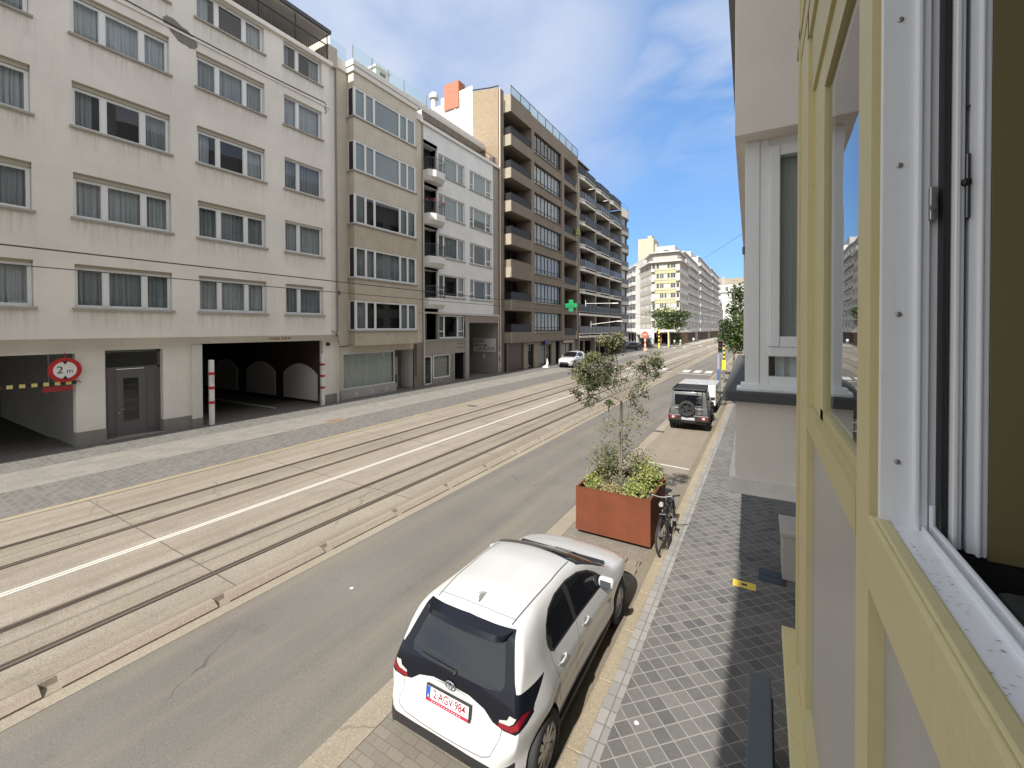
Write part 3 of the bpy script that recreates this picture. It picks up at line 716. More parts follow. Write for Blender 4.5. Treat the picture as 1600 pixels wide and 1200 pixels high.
m = MB(); m.box(bx0-.1,7.8,by-.08,by-.065,20.86,21.72); m.box(0.1,bx0-.1,-.08,-.065,20.86,21.72); rl = m.build('glass_railing', glass((.86,.93,.93)), bB)
m = MB()
for x in (bx0-.1,2.6,4.0,5.4,7.7): m.box(x-.015,x+.015,by-.1,by-.05,20.86,21.74)
m.build('railing_post', GREYM, rl)
m = MB(); m.bbox(4.05,5.25,.6,1.5,20.2,22.35,.02,0); m.bbox(3.95,5.35,.5,1.6,22.35,22.5,.02,0); m.box(4.4,4.9,.585,.6,21.95,22.2,1); m.build('chimney', [paint((.62,.59,.52),.8,.08), DARKROOM], bB)
m = MB(); m.bbox(3.1,3.9,.9,1.4,20.2,21.6,.1,0); m.build('parasol_cover', plain((.01,.05,.06),.7), bB)
# shop front
m = MB(); m.bbox(.55,5.12,-.06,.12,0,.68,.01,0)
for x in (1.7,3.0,4.2): m.box(x-.14,x+.14,-.075,-.06,.2,.45,1)
m.build('shop_plinth', [plaster((.42,.405,.375),(.2,.19,.17),.4), paint((.5,.49,.46),.6)], bB)
m = MB(); m.box(.72,5.0,-.02,.06,.68,.76); m.box(.72,5.0,-.02,.06,2.85,2.95); m.box(.72,.8,-.02,.06,.76,2.85); m.box(4.92,5.0,-.02,.06,.76,2.85); sw = m.build('shop_window', paint((.55,.54,.5),.5), bB)
m = MB(); m.face([(.8,.02,.76),(4.92,.02,.76),(4.92,.02,2.85),(.8,.02,2.85)]); m.build('pane', GLASS, sw)
curtain_mesh(.8,4.92,2.1,4,.03).build('curtain', fabric((.50,.52,.48)), sw, (0,.2,.75))
m = MB(); m.face([(.7,.5,.6),(5.1,.5,.6),(5.1,.5,3),(.7,.5,3)],1)
m.face([(5.05,0,0),(5.05,1.3,0),(5.05,1.3,2.95),(5.05,0,2.95)],0); m.face([(6.9,0,0),(6.9,1.3,0),(6.9,1.3,2.95),(6.9,0,2.95)],2); m.face([(5.05,1.3,0),(6.9,1.3,0),(6.9,1.3,2.95),(5.05,1.3,2.95)],0)
m.face([(5.05,0,2.95),(6.9,0,2.95),(6.9,1.3,2.95),(5.05,1.3,2.95)],2); m.face([(5.05,0,.1),(6.9,0,.1),(6.9,1.3,.1),(5.05,1.3,.1)],3); m.box(5.5,5.56,1.2,1.29,.1,2.4,2); m.box(6.4,6.46,1.2,1.29,.1,2.4,2); m.box(5.56,6.4,1.22,1.29,1.05,2.35,2)
m.build('entry_niche', [plain((.16,.15,.14),.7), plain((.06,.06,.055),.9), paint((.62,.62,.60),.7), aggregate((.12,.12,.11))], bB)
m = MB(); m.bbox(6.9,7.9,-.03,.1,0,3.4,.01); m.build('pier', PIERC, bB)
m = MB(); m.tube([(7.05,-.1,3.3),(7.05,-.1,.9)], .045, 8); m.tube([(7.0,-.1,5.7),(7.0,-.1,3.4)], .03, 6); m.tube([(-.15,-.1,3.35),(.4,-.1,3.35),(1.2,-.1,3.38)], .03, 6); m.build('pipe', plain((.09,.075,.06),.7), bB)
m = MB(); m.bbox(.3,.55,-.1,.02,6.5,6.75,.01); m.build('vent_box', plain((.1,.09,.08),.7), bB)

# ------------------------------------------------------------------ white house with the loggia balconies
WH = plaster((.76,.765,.76), (.3,.29,.27), .16, .7, .25, .4); GST = plaster((.33,.30,.265), (.13,.115,.1), .4, 1.5, .5, .9)
bC = thing('apartment_building', 'white apartment house with small rounded balconies above a grey stone ground storey', 'building', (-22.2,24.2,0), H90)
rr = [(3.66,5.55),(7.06,8.82),(10.22,12.04),(13.46,15.24),(16.73,18.42)]
holes = []
for i, (a, b) in enumerate(rr):
    if i: holes += [(1.9,5.32,a,b),(6.06,9.54,a,b)]
    else: holes += [(1.9,5.32,a,b)]
    holes.append((.14,1.72,a-.75 if i else a-.1, b+.15))
m = MB()
m.wall(.14,9.8,5.67,19.95,0,[h for h in holes if h[2] > 5],.16,0,1,.5)
m.wall(.14,9.8,0,5.67,0,[h for h in holes if h[2] < 5]+[(.18,3.3,.1,2.36),(3.85,5.3,.04,2.4),(5.86,10.6,.02,5.0,0)],.2,2,1,1.2)
m.wall(9.8,10.75,5.67,19.95,.04,[],.1,2)
m.face([(9.8,0,5.67),(9.8,.04,5.67),(9.8,.04,19.95),(9.8,0,19.95)],0)
m.wall(10.58,10.75,0,5.67,.0,[],.1,2); m.box(-.05,.14,-.02,.1,0,19.95,2)
m.face([(0,0,19.95),(10.75,0,19.95),(10.75,2.6,19.95),(0,2.6,19.95)],2)
m.build('wall', [WH, DARKROOM, GST], bC)
m = MB(); m.bbox(-.15,10.85,-.16,.1,19.95,20.19,.02); m.build('cornice', paint((.68,.67,.64),.7,.08), bC)
m = MB(); m.bbox(.1,10.75,-.08,.02,5.62,5.75,.01); m.build('string_course', paint((.68,.67,.64),.7,.08), bC)
sp = ('blind','blind','sides','sheer','sides','sheer')
for i, (a, b) in enumerate(rr):
    for j, (x, w_) in enumerate(((1.9,3.42),(6.06,3.48))):
        if i == 0 and j: continue
        window(bC, x+.01, a+.004, w_-.02, b-a-.008, (.2,.55,.25) if j == 0 else (.19,.58,.23), .12, 0, None, .12, .07, ('sides','sides','sheer','blind','blind')[i] if j == 0 else ('sides','sides','sides','half','blind')[i], True, 0, (.3,(0,2)) if j or i < 2 else None, i*2+j)
    if i:
        # rounded balcony: slab with a soffit that tapers, thin black bars
        z0 = a-.78; pts = [(.02,.0),(.02,-.62),(.55,-.95),(1.55,-.95),(1.95,-.55),(1.95,0)]
        mm = MB(); mm.prism(pts, z0, z0+.5, 0, 'z'); sm = [(x*.96+.04, y_*.7) for x, y_ in pts]
        n = len(pts)
        for q in range(n):
            q2 = (q+1) % n; mm.face([(pts[q][0],pts[q][1],z0),(pts[q2][0],pts[q2][1],z0),(sm[q2][0],sm[q2][1],z0-.28),(sm[q][0],sm[q][1],z0-.28)])
        mm.face([(p[0],p[1],z0-.28) for p in sm])
        bal = mm.build('balcony', paint((.68,.68,.66),.7,.07), bC)
        rl = MB(); path = [(.06,0),(.06,-.6),(.57,-.9),(1.53,-.9),(1.9,-.53),(1.9,0)]
        rl.tube([(x,y_,z0+1.42) for x, y_ in path], .02, 6); rl.tube([(x,y_,z0+.6) for x, y_ in path], .012, 6)
        for q in range(len(path)-1):
            p0, p1 = Vector(path[q]), Vector(path[q+1]); n = max(2, int((p1-p0).length/.11))
            for e in range(n): 
                p = p0.lerp(p1, e/n); rl.box(p.x-.007,p.x+.007,p.y-.007,p.y+.007,z0+.5,z0+1.42)
        rl.build('railing', plain((.08,.085,.09),.5), bal)
        if i == 3:
            fb = MB()
            for e in range(150):
                t_ = rng.random()*(len(path)-1); q = int(t_); p = Vector(path[q]).lerp(Vector(path[q+1]), t_-q)
                c = Vector((p.x+rng.uniform(-.08,.08), p.y+rng.uniform(-.1,.06), z0+1.45+rng.uniform(-.08,.16))); s = rng.uniform(.03,.06)
                fb.face([c+Vector((-s,0,-s*.6)), c+Vector((s,rng.uniform(-s,s),0)), c+Vector((0,0,s))])
            fb.build('flowers', plain((.22,.05,.06),.7), bal)['kind'] = 'stuff'
m = MB(); m.face([(.14,1.2,3),(1.75,1.2,3),(1.75,1.2,19.7),(.14,1.2,19.7)]); m.face([(1.74,.16,3),(1.74,1.2,3),(1.74,1.2,19.7),(1.74,.16,19.7)]); m.face([(.13,.16,3),(.13,1.2,3),(.13,1.2,19.7),(.13,.16,19.7)])
for i, (a, b) in enumerate(rr): m.box(.14,1.74,.0,1.2,b+.16,b+.45)
m.build('loggia_lining', paint((.58,.585,.59),.8,.05), bC)
# ground: shop window, entrance, drive-through with a painted board
for a, b, c, d_ in ((.18,1.05,.12,2.34),(1.2,3.3,.5,2.36)):
    m = MB(); m.box(a,a+.09,.05,.12,c,d_); m.box(b-.09,b,.05,.12,c,d_); m.box(a+.09,b-.09,.05,.12,c,c+.09); m.box(a+.09,b-.09,.05,.12,d_-.09,d_)
    sw = m.build('shop_window', WHITE, bC); m = MB(); m.face([(a+.09,.09,c+.09),(b-.09,.09,c+.09),(b-.09,.09,d_-.09),(a+.09,.09,d_-.09)]); m.build('pane', GLASS, sw)
m = MB(); m.box(1.05,3.35,-.03,.05,0,.48); m.build('stall_riser', GST, bC)
curtain_mesh(1.28,3.2,1.7,2,.01).build('blind', fabric((.33,.31,.27)), sw, (0,.3,.56))
m = MB(); m.bbox(3.55,3.75,-.08,.05,0,2.4,.01); m.bbox(5.32,5.86,-.03,.2,0,5.0,.01); m.box(.1,5.4,-.05,0.01,3.45,3.6); m.build('pier', plaster((.34,.32,.29),(.16,.14,.12),.4,1.5,.5,.8), bC)
m = MB(); m.box(4.25,5.15,-.012,.0,3.16,3.22); m.box(4.3,5.3,-.012,0,2.82,2.9); m.build('worn_lettering_strip', plain((.12,.11,.1),.7), bC)
m = MB()
m.face([(10.58,.2,0),(10.58,9,0),(10.58,9,5),(10.58,.2,5)],0); m.face([(5.88,.2,0),(5.88,9,0),(5.88,9,5),(5.88,.2,5)],0); m.face([(5.86,.2,.04),(10.6,.2,.04),(10.6,9,.04),(5.86,9,.04)],1); m.face([(5.86,.2,4.98),(10.6,.2,4.98),(10.6,9,4.98),(5.86,9,4.98)],2); m.face([(5.86,9,0),(10.6,9,0),(10.6,9,5),(5.86,9,5)],2)
m.build('passage', [plaster((.36,.35,.325),(.13,.12,.11),.5), aggregate((.12,.118,.11)), plain((.06,.055,.05),.9)], bC)
m = MB(); m.box(5.86,10.58,-.02,.1,4.98,5.67); m.build('lintel', plaster((.30,.255,.225),(.14,.12,.1),.3), bC)
m = MB(); m.tube([(.02,-.1,16.4),(.02,-.1,.3)], .06, 8); m.tube([(10.62,-.06,5.6),(10.62,-.06,.1)], .05, 8); m.tube([(-.5,-.08,5.72),(10.6,-.1,5.78)], .03, 6); m.build('downpipe', paint((.6,.58,.54),.6), bC)
for i in range(4):
    z = 2.4-i*.55; m = MB(); m.bbox(10.72,10.9,-.1,0,z,z+.3,.01); m.build('meter_box', plain((.5,.5,.48),.6) if i % 2 else BLACK, bC)
# set back penthouse
m = MB(); m.wall(0,10.75,19.95,22.1,2.4,[(x,x+2.4,20.0,21.7) for x in (.5,3.2,5.9,8.3)],.1,0,1,.5); m.build('upper_storey', [plain((.2,.17,.15),.8), DARKROOM], bC)
m = MB(); m.bbox(-.2,10.75,1.5,7,22.1,22.5,.03); m.bbox(-.2,10.75,1.7,7,22.5,22.85,.03); m.build('roof', paint((.55,.53,.5),.7,.08), bC)
m = MB(); m.box(0,10.7,.12,.15,20.95,21.0); m.box(0,10.7,.12,.15,20.5,20.53)
for i in range(12): m.box(.1+i*.95,.14+i*.95,.12,.15,20.19,21.0)
m.bbox(9.9,10.4,.1,.5,20.19,20.9,.02); m.build('terrace_railing', plain((.12,.1,.085),.6), bC)
# board on the passage's far wall
t = thing('painted_board', 'white board reading RESID LA PLAGE inside the drive-through of the white house', 'sign', (-23.78,34.72,2.82), 0)
m = MB(); m.bbox(-1.32,1.32,-.03,.03,-.66,.66,.006); m.build('panel', paint((.68,.68,.66),.6,.07), t)
link('lettering', text_mesh('RESID', .5, paint((.25,.02,.02),.5), .003, sx=.95), t, (-.6,-.033,.36), (H90,0,0))
link('lettering', text_mesh('LA PLAGE', .5, BLACK, .003, sx=.95), t, (.22,-.033,-.36), (H90,0,0))
m = MB(); m.box(-1.2,.2,-.04,-.033,-.05,.02); m.prism([(.15,.1),(.15,-.13),(.42,-.015)], -.041, -.033); m.build('arrow', BLACK, t)
m = MB(); m.bbox(-.12,.14,-.06,.0,-1.25,-.85,.01); m.build('small_notice', paint((.6,.6,.58),.6), t)

# ------------------------------------------------------------------ brown concrete block with balconies
CONC = plaster((.235,.198,.158), (.075,.065,.055), .6, .7, .9, .8); CONE = plaster((.34,.30,.24), (.17,.145,.12), .45, 1.1, .7, .8)
BRN = brick((.235,.175,.115), (.32,.245,.165), (.27,.23,.175), .22, .075, .01, 'yz', .5, .4, damt=.2)
WBR = brick((.46,.455,.44), (.54,.53,.515), (.30,.295,.28), .5, .2, .012, 'yz', .5, .8, damt=.08)
RBR = brick((.30,.085,.042), (.40,.12,.06), (.45,.33,.26), .22, .075, .01, 'yz', .5, .4, damt=.12)
DRAIL = plain((.022,.022,.025), .5, 0, 0, .2); DFR = plain((.03,.026,.023), .5)
bD = thing('apartment_building', 'brown exposed aggregate apartment block with brick flank, dark balconies and ribbon windows', 'building', (-21.4,35.0,0), H90)
par = [(3.01,4.09),(6.26,7.33),(9.54,10.56),(12.78,13.86),(16.07,17.15),(19.36,20.37),(22.56,23.66)]
m = MB()
m.wall(0,1.0,0,28.0,.8,[],.1,0)
m.box(5.36,18.6,.0,9,25.87,27.4,0); m.box(1.17,5.355,.15,9,25.9,27.4,0)
for i, (a, b) in enumerate(par):
    m.box(5.95,13.2,.0,.5,a,b,0)
for x0_, x1_ in ((5.35,5.95),(13.2,14.0),(18.15,18.6)): m.box(x0_,x1_,-.03,.6,3.01,25.87,0)
m.box(5.36,5.94,.6,2.0,3.01,25.87,0); m.box(13.25,13.95,.6,2.0,3.01,25.87,0); m.box(18.16,18.6,.6,2.0,3.01,25.87,0)
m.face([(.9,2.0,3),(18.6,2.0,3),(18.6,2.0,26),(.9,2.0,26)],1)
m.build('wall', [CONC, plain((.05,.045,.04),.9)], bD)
m = MB(); m.face([(0,.8,0),(0,3.85,0),(0,3.85,28.35),(0,.8,27.9)]); m.build('brick_flank', BRN, bD)
m = MB(); m.face([(.02,3.85,19),(.02,12,19),(.02,12,28.1),(.02,3.85,28.2)],0); m.box(-.05,.15,6.0,6.15,18,28.2,1); m.face([(.01,8,28.0),(.01,3.9,28.15),(.01,3.9,29.0),(.01,8,28.8)],1); m.build('white_flank', [WBR, paint((.5,.51,.53),.6)], bD)
m = MB(); m.bbox(-.12,1.0,5.55,7.45,27.3,30.0,.01); m.build('chimney', RBR, bD)
m = MB(); m.tube([(.5,9.4,28),(.5,9.4,29.3)], .3, 12); m.lathe([(.2,0),(.5,.1),(.5,.5),(.25,.75),(0,.8)], (.5,9.4,29.3), 'z', 14); m.build('chimney_cowl', paint((.6,.58,.55),.5), bD)
m = MB(); m.tube([(.1,.7,27.9),(.1,.7,0.2)], .06, 8); m.build('downpipe', paint((.6,.52,.46),.6), bD)
m = MB(); m.tube([(0,.8,28.05),(0,1.8,28.15),(0,3.85,28.5)], .06, 6); m.build('flashing', DFR, bD)
for i, (a, b) in enumerate(par+[(25.87,27.58)]):
    last = i == 7
    m = MB(); m.box(1.02,5.35,.0,.14,a,b,0); m.box(1.0,1.16,-.01,2.0,a,b,1); m.box(1.16,5.35,.14,2.0,a,a+.2,0); bal = m.build('balcony' if not last else 'roof_parapet', [CONC, CONE], bD)
    if last: continue
    top = (par+[(25.87,0)])[i+1][0]
    m = MB(); m.box(1.05,5.35,.05,.075,b,b+.75); m.box(1.05,1.075,.075,1.95,b,b+.75); m.box(1.02,5.35,.03,.09,b+.74,b+.79); m.build('railing', DRAIL if i != 2 else CONC, bal)
    w_ = window(bD, 1.2, a+.22, 4.1, top-a-.3, (.3,.35,.35), 1.9, 0, DFR, .08, .06, ('sheer','sides','sides','dark','dark','dark','dark')[i], False, 0, None, i)
    # ribbon window
    window(bD, 5.95, b+.02, 7.25, top-b-.05, (.14,.14,.13,.12,.13,.12,.12,.1), .2, 0, DFR, .07, .06, ('sheer','sheer','sheer','sheer','sheer','sheer','dark')[i], False, 0, (.22,(0,1,2,3,4,5,6,7)), i+2, cmat=SHEERW)
    m = MB(); m.bbox(5.95,13.2,-.1,.02,b-.12,b-.03,.01); m.build('ledge', CONE if i < 3 else CONC, bD)
    # narrow right loggia
    m = MB(); m.box(14.0,18.15,.0,.14,a,a+.55,0); m.box(14.0,18.15,.14,2,a,a+.2,0); m.prism([(17.6,a),(18.2,a),(18.2,b+.2)], -.05, .12, 1); b2 = m.build('balcony', [CONC, CONE], bD)
    m = MB(); m.box(14.0,17.7,.05,.075,a+.55,b+.35); m.box(14,17.8,.03,.09,b+.33,b+.38); m.build('railing', DRAIL, b2)
    window(bD, 14.1, a+.22, 4.0, top-a-.3, (.3,.4,.3), 1.6, 0, DFR, .08, .06, 'sides' if i < 4 else 'dark', False, 0, None, i)
m = MB(); m.box(1.0,18.5,-.02,.0,27.42,28.35); rl = m.build('glass_railing', glass((.70,.78,.78)), bD)
m = MB()
for i in range(10): m.box(1.0+i*1.94,1.05+i*1.94,-.05,.03,27.4,28.4)
m.box(1,18.5,-.04,.02,28.35,28.4); m.build('railing_post', plain((.12,.16,.16),.4), rl)
pl = MB()
for e in range(130):
    c = Vector((17.9+rng.gauss(0,.28), -.1+rng.gauss(0,.15), 17.3+rng.gauss(0,.3))); s = rng.uniform(.06,.13)
    pl.face([c+Vector((-s,0,-s)), c+Vector((s,rng.uniform(-s,s),0)), c+Vector((0,rng.uniform(-s,s),s))])
pl.build('balcony_plant', leafmat((.16,.22,.05),(.25,.3,.08)), bD)
# ground storey
m = MB()
m.wall(1.0,18.6,0,3.01,.35,[(1.0,4.2,.05,2.95),(5.1,6.5,.05,2.75),(7.9,11.0,.2,2.6),(12.2,13.6,.05,2.9),(13.9,17.4,.2,2.55)],.25,0,1,1.5)
m.face([(1,0,3.0),(18.6,0,3.0),(18.6,.4,3.0),(1,.4,3.0)])
m.build('ground_storey', [plaster((.30,.26,.21),(.12,.1,.08),.5,1.2,.5), DARKROOM], bD)
m = MB(); m.box(1.0,4.2,.5,.55,.05,2.95,0)
for i in range(11): m.box(1.0,4.2,.485,.5,.2+i*.25,.215+i*.25,1)
m.build('garage_door', [paint((.085,.05,.045),.5,.06), plain((.03,.02,.02),.6)], bD)
for a, b, c, e in ((5.1,6.5,.05,2.75),(13.9,17.4,.2,2.55),(7.9,11.0,.2,2.6)):
    m = MB(); m.box(a,a+.1,.5,.58,c,e); m.box(b-.1,b,.5,.58,c,e); m.box(a+.1,b-.1,.5,.58,e-.1,e); m.box(a+.1,b-.1,.5,.58,c,c+.1); m.box((a+b)/2-.04,(a+b)/2+.04,.5,.58,c+.1,e-.1)
    sw = m.build('shop_window', DFR, bD); m = MB(); m.face([(a+.1,.55,c+.1),(b-.1,.55,c+.1),(b-.1,.55,e-.1),(a+.1,.55,e-.1)]); m.build('pane', GLASS, sw)
curtain_mesh(8.0,10.9,2.1,9,.02).build('display', fabric((.42,.44,.40)), sw, (0,1.0,.3)); curtain_mesh(14,17.3,2.1,8,.02).build('display', fabric((.45,.44,.40)), sw, (0,.9,.3))
m = MB(); m.bbox(8.4,9.6,-.1,.3,2.62,3.1,.02); m.build('fascia_sign', plain((.02,.025,.12),.4), bD)
m = MB(); m.bbox(14,17.4,.1,.33,2.65,2.95,.02); m.build('fascia_board', paint((.42,.36,.3),.6), bD)
# pharmacy cross hung out from the facade
t = thing('pharmacy_cross', 'bright green pharmacy cross sticking out from the brown concrete block', 'shop sign', (-20.55,49.2,7.3), 0)
m = MB(); s = .25
m.prism([(-s,-3*s*.95),(s,-3*s*.95),(s,-s),(3*s,-s),(3*s,s),(s,s),(s,3*s*.95),(-s,3*s*.95),(-s,s),(-3*s,s),(-3*s,-s),(-s,-s)], -.12, .12); m.build('cross_panel', lamp((.02,.42,.15), .12), t)
m = MB(); s2 = .14
m.prism([(-s2,-.55),(s2,-.55),(s2,-s2),(.6,-s2),(.6,s2),(s2,s2),(s2,.55),(-s2,.55),(-s2,s2),(-.6,s2),(-.6,-s2),(-s2,-s2)], -.14, -.125); m.build('inner_cross', lamp((.01,.3,.1), .08), t)
m = MB(); m.tube([(-.8,.0,.1),(-.7,0,.1)], .04, 6); m.tube([(-.8,0,-.1),(-.7,0,-.1)], .04, 6); m.build('bracket', GREYM, t)
t = thing('street_sculpture', 'small white curved figure standing by the shop window of the brown block', 'shop figure', (-20.85,42.6,.09), 0)
m = MB(); m.tube([(-.2,0,.05),(.1,0,.06),(.22,0,.5),(.16,0,1.0)], [.16,.18,.12,.03], 10); m.build('curved_body', paint((.7,.7,.68),.5), t)
m = MB(); m.bbox(-.4,.4,-.25,.25,0,.06,.01); m.build('base', paint((.6,.6,.58),.6), t)

# ------------------------------------------------------------------ dark balcony block and its rounded corner
PARA = plaster((.62,.59,.535), (.14,.125,.11), .6, 1.0, .5, .9)
bE = thing('apartment_building', 'tall dark apartment block with three columns of white edged glass balconies', 'building', (-21.2,53.7,0), H90)
pe = [(3.15,3.76),(6.23,6.77),(9.26,9.88),(12.36,12.98),(15.45,16.07),(18.64,19.17),(21.64,22.26),(24.82,25.43)]
bays = [(0.05,2.0,6.45),(6.75,8.75,13.1),(13.45,15.2,19.55)]
PIL = plaster((.28,.255,.22),(.1,.09,.08),.5)
m = MB()
for x in (-.05,6.45,13.1,19.55): m.box(x,x+.32,.0 if x > 19 else .1,2.2,0,25.0,0)
for bx in bays: m.box(bx[0]+3.0,bx[0]+3.5,1.2,2.2,0,25,0)
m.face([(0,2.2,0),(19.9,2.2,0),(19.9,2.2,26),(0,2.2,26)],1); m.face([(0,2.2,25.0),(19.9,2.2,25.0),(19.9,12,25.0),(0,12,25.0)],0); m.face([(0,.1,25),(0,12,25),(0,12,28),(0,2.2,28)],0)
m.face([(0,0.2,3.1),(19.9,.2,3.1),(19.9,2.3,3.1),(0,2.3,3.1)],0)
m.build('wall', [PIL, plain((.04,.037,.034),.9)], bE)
SMOKE = plain((.030,.033,.037), .42, 0, 0, .22)
for bi, (x0_, xm, x1_) in enumerate(bays):
    for i, (a, b) in enumerate(pe):
        low = i < 2
        pts = [(x0_,.35),(xm,-.0 if not low else 0.0),(x1_,0),(x1_,2.1),(x0_,2.1)]
        if low: pts = [(x0_,0),(x1_+.3,0),(x1_+.3,2.1),(x0_,2.1)]
        m = MB(); m.prism(pts, a+.3, a+.5, 0, 'z')
        front = [(x0_,.35),(xm,0),(x1_,0)] if not low else [(x0_,0),(x1_+.3,0)]
        for q in range(len(front)-1):
            (ax_,ay),(bx_,by_) = front[q], front[q+1]
            m.prism([(ax_,ay),(bx_,by_),(bx_,by_+.14),(ax_,ay+.14)], a, b, 0, 'z')
        bal = m.build('balcony', PARA, bE)
        m = MB()
        for q in range(len(front)-1):
            (ax_,ay),(bx_,by_) = front[q], front[q+1]
            m.prism([(ax_,ay+.05),(bx_,by_+.05),(bx_,by_+.065),(ax_,ay+.065)], b, b+.98, 0, 'z'); m.prism([(ax_,ay+.03),(bx_,by_+.03),(bx_,by_+.08),(ax_,ay+.08)], b+.98, b+1.02, 1, 'z')
            n = 4
            for e in range(n+1): px, py = ax_+(bx_-ax_)*e/n, ay+(by_-ay)*e/n; m.box(px-.02,px+.02,py+.03,py+.07,b,b+.98,1)
        m.build('railing', [SMOKE if i % 3 else plain((.03,.03,.033),.3), DRAIL], bal)
        if i < 7:
            top = pe[i+1][0]+.3
            window(bE, x0_+.15, a+.55, 2.7, top-a-.6, (.5,.5), 1.7, 0, DFR, .06, .06, ('sheer','sides','sheer','dark','half','sides','dark')[(i+bi*2) % 7], False, 0, None, i)
            window(bE, x0_+3.6, a+.55, x1_-x0_-3.75, top-a-.6, (1,), 1.9, 0, DFR, .06, .06, 'dark', False, 0, None, i)
m = MB(); m.box(.05,4.0,.4,6,25.2,26.95,1); m.box(-.05,4.2,.1,6,26.95,27.1,0); m.box(4.0,19.5,1.4,8,25.2,26.6,1); m.box(3.9,19.7,1.2,8,26.6,26.75,0); m.build('upper_storey', [plain((.06,.07,.07),.5), plain((.12,.095,.075),.7)], bE)
m = MB(); m.wall(0,19.9,0,3.15,.6,[(.5,3.0,.1,2.7),(3.4,6.2,.1,2.7),(6.9,9.6,.1,2.7),(10.0,12.9,.1,2.7),(13.5,16.5,.1,2.7),(17,19.4,.1,2.7)],.2,0,1,1); m.build('ground_storey', [plaster((.22,.19,.16)), darkglass((.03,.03,.03))], bE)
bF = thing('apartment_building', 'rounded corner apartment tower with curved glazed bays at the end of the left row', 'building', (-21.2,73.4,0), H90)
PARAF = plaster((.36,.345,.315), (.12,.11,.1), .5, 1.0, .5, .9)
pf = [(2.3,3.0),(5.5,6.05),(8.62,9.1),(11.65,12.1),(14.78,15.25),(17.9,18.35),(21.0,21.45),(23.0,23.6)]
arc = [(0,0),(2.5,-.35)]+[(2.5+5.6*math.sin(R(a)), 5.25-5.6*math.cos(R(a))) for a in range(10,91,10)]
def ribbon(mb, path, z0, z1, off, mi=0):
    for q in range(len(path)-1):
        (ax_,ay),(bx_,by_) = path[q], path[q+1]; c = Vector((3.0,6.0))
        pa, pb = Vector((ax_,ay)), Vector((bx_,by_)); ia, ib = pa+(c-pa).normalized()*off, pb+(c-pb).normalized()*off
        mb.prism([pa,pb,ib,ia], z0, z1, mi, 'z')
inner = [tuple(Vector(p)+(Vector((3,6))-Vector(p)).normalized()*.5) for p in arc]
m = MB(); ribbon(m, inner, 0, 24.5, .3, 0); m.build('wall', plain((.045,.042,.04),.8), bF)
for i in range(7):
    a = 2.4+i*3.1
    m = MB(); ribbon(m, arc, a, a+.62, .5, 0); bal = m.build('balcony', PARAF, bF)
    m = MB(); ribbon(m, arc, a+.62, a+1.5, .03, 0); m.build('railing', plain((.05,.053,.057), .4, 0, 0, .3), bal)
    inn = [tuple(Vector(p)+(Vector((3,6))-Vector(p)).normalized()*.42) for p in arc]
    m = MB()
    for p in inn: m.box(p[0]-.07,p[0]+.07,p[1]-.07,p[1]+.07,a+.62,a+3.1)
    for q in range(len(inn)-1):
        if q % 3 != 1: 
            p0, p1 = inn[q], inn[q+1]; m.face([(p0[0],p0[1]+.02,a+.7),(p1[0],p1[1]+.02,a+.7),(p1[0],p1[1]+.02,a+3.0),(p0[0],p0[1]+.02,a+3.0)],1)
    m.build('window', [DFR, SHEERW if i % 2 else SHEER], bF)
m = MB(); ribbon(m, arc, 24.1, 25.45, .5, 0); m.build('roof_parapet', PARA, bF)
m = MB()
for h in (25.8,26.3): m.tube([(p[0],p[1]+.1,h) for p in arc], .03, 5)
for p in arc: m.box(p[0]-.02,p[0]+.02,p[1]+.08,p[1]+.12,25.45,26.3)
m.build('roof_railing', GREYM, bF)
# ------------------------------------------------------------------ buildings beyond the crossing
PALE = plaster((.36,.34,.30), (.3,.28,.24), .2, .5, .2, .4); YEL = plaster((.41,.385,.235), (.3,.28,.2), .15, .5, .2, .3); GREYP = plaster((.50,.48,.45), (.2,.19,.17), .3, .6, .3)
WP = plaster((.46,.46,.45), (.35,.33,.3), .2, .4, .2, .4); FPANE = darkglass((.06,.065,.07), .08)
def far_win(parent, x, y, z, w, h, rot=0, mats=None, bars=1, key=None):
    k = ('fw', round(w,2), round(h,2), bars, key)
    if k not in MESH:
        m = MB(); f = .09
        m.box(0,w,.05,.14,0,f); m.box(0,w,.05,.14,h-f,h); m.box(0,f,.05,.14,f,h-f); m.box(w-f,w,.05,.14,f,h-f)
        for i in range(bars): m.box(w*(i+1)/(bars+1)-.05,w*(i+1)/(bars+1)+.05,.05,.13,f,h-f)
        m.face([(f,.1,f),(w-f,.1,f),(w-f,.1,h-f),(f,.1,h-f)],1); MESH[k] = m.mesh('window', mats or [WP, FPANE])
    return link('window', MESH[k], parent, (x,y,z), rot)
CURT = plain((.5,.5,.49), .8)
bG = thing('apartment_building', 'corner block with pale yellow bands and a chamfered front across the junction', 'building', (-26.4,120,0))
FH = 2.68; Z0 = 3.6; NF = 7
def facade(parent, name, W, rot, off, band, wins, nf=NF, zb=Z0, fh=FH, key='g'):
    """One flat facade: a plain wall with a window opening for each bay and storey."""
    root = link(name, None, parent, off, rot) if False else None
    hs = [(x,x+w,zb+i*fh+1.0,zb+i*fh+2.35) for i in range(nf) for x, w, b in wins]
    m = MB(); m.wall(0,W,zb,zb+nf*fh,0,hs,.2,band,1,.3)
    o = m.build(name, [PALE, DARKROOM, YEL, GREYP, WP], parent, off, rot)
    M = Matrix.Rotation(rot, 3, 'Z')
    for i in range(nf):
        for j, (x, w, b) in enumerate(wins):
            p = M @ Vector((x,.06,zb+i*fh+1.0)) + Vector(off)
            lt = (i*5+j*3+int(W*3)) % 7 in (0,2,5)
            far_win(parent, p.x, p.y, p.z, w, 1.35, rot, [WP, CURT if lt else FPANE], b, key+str(lt))
    return o
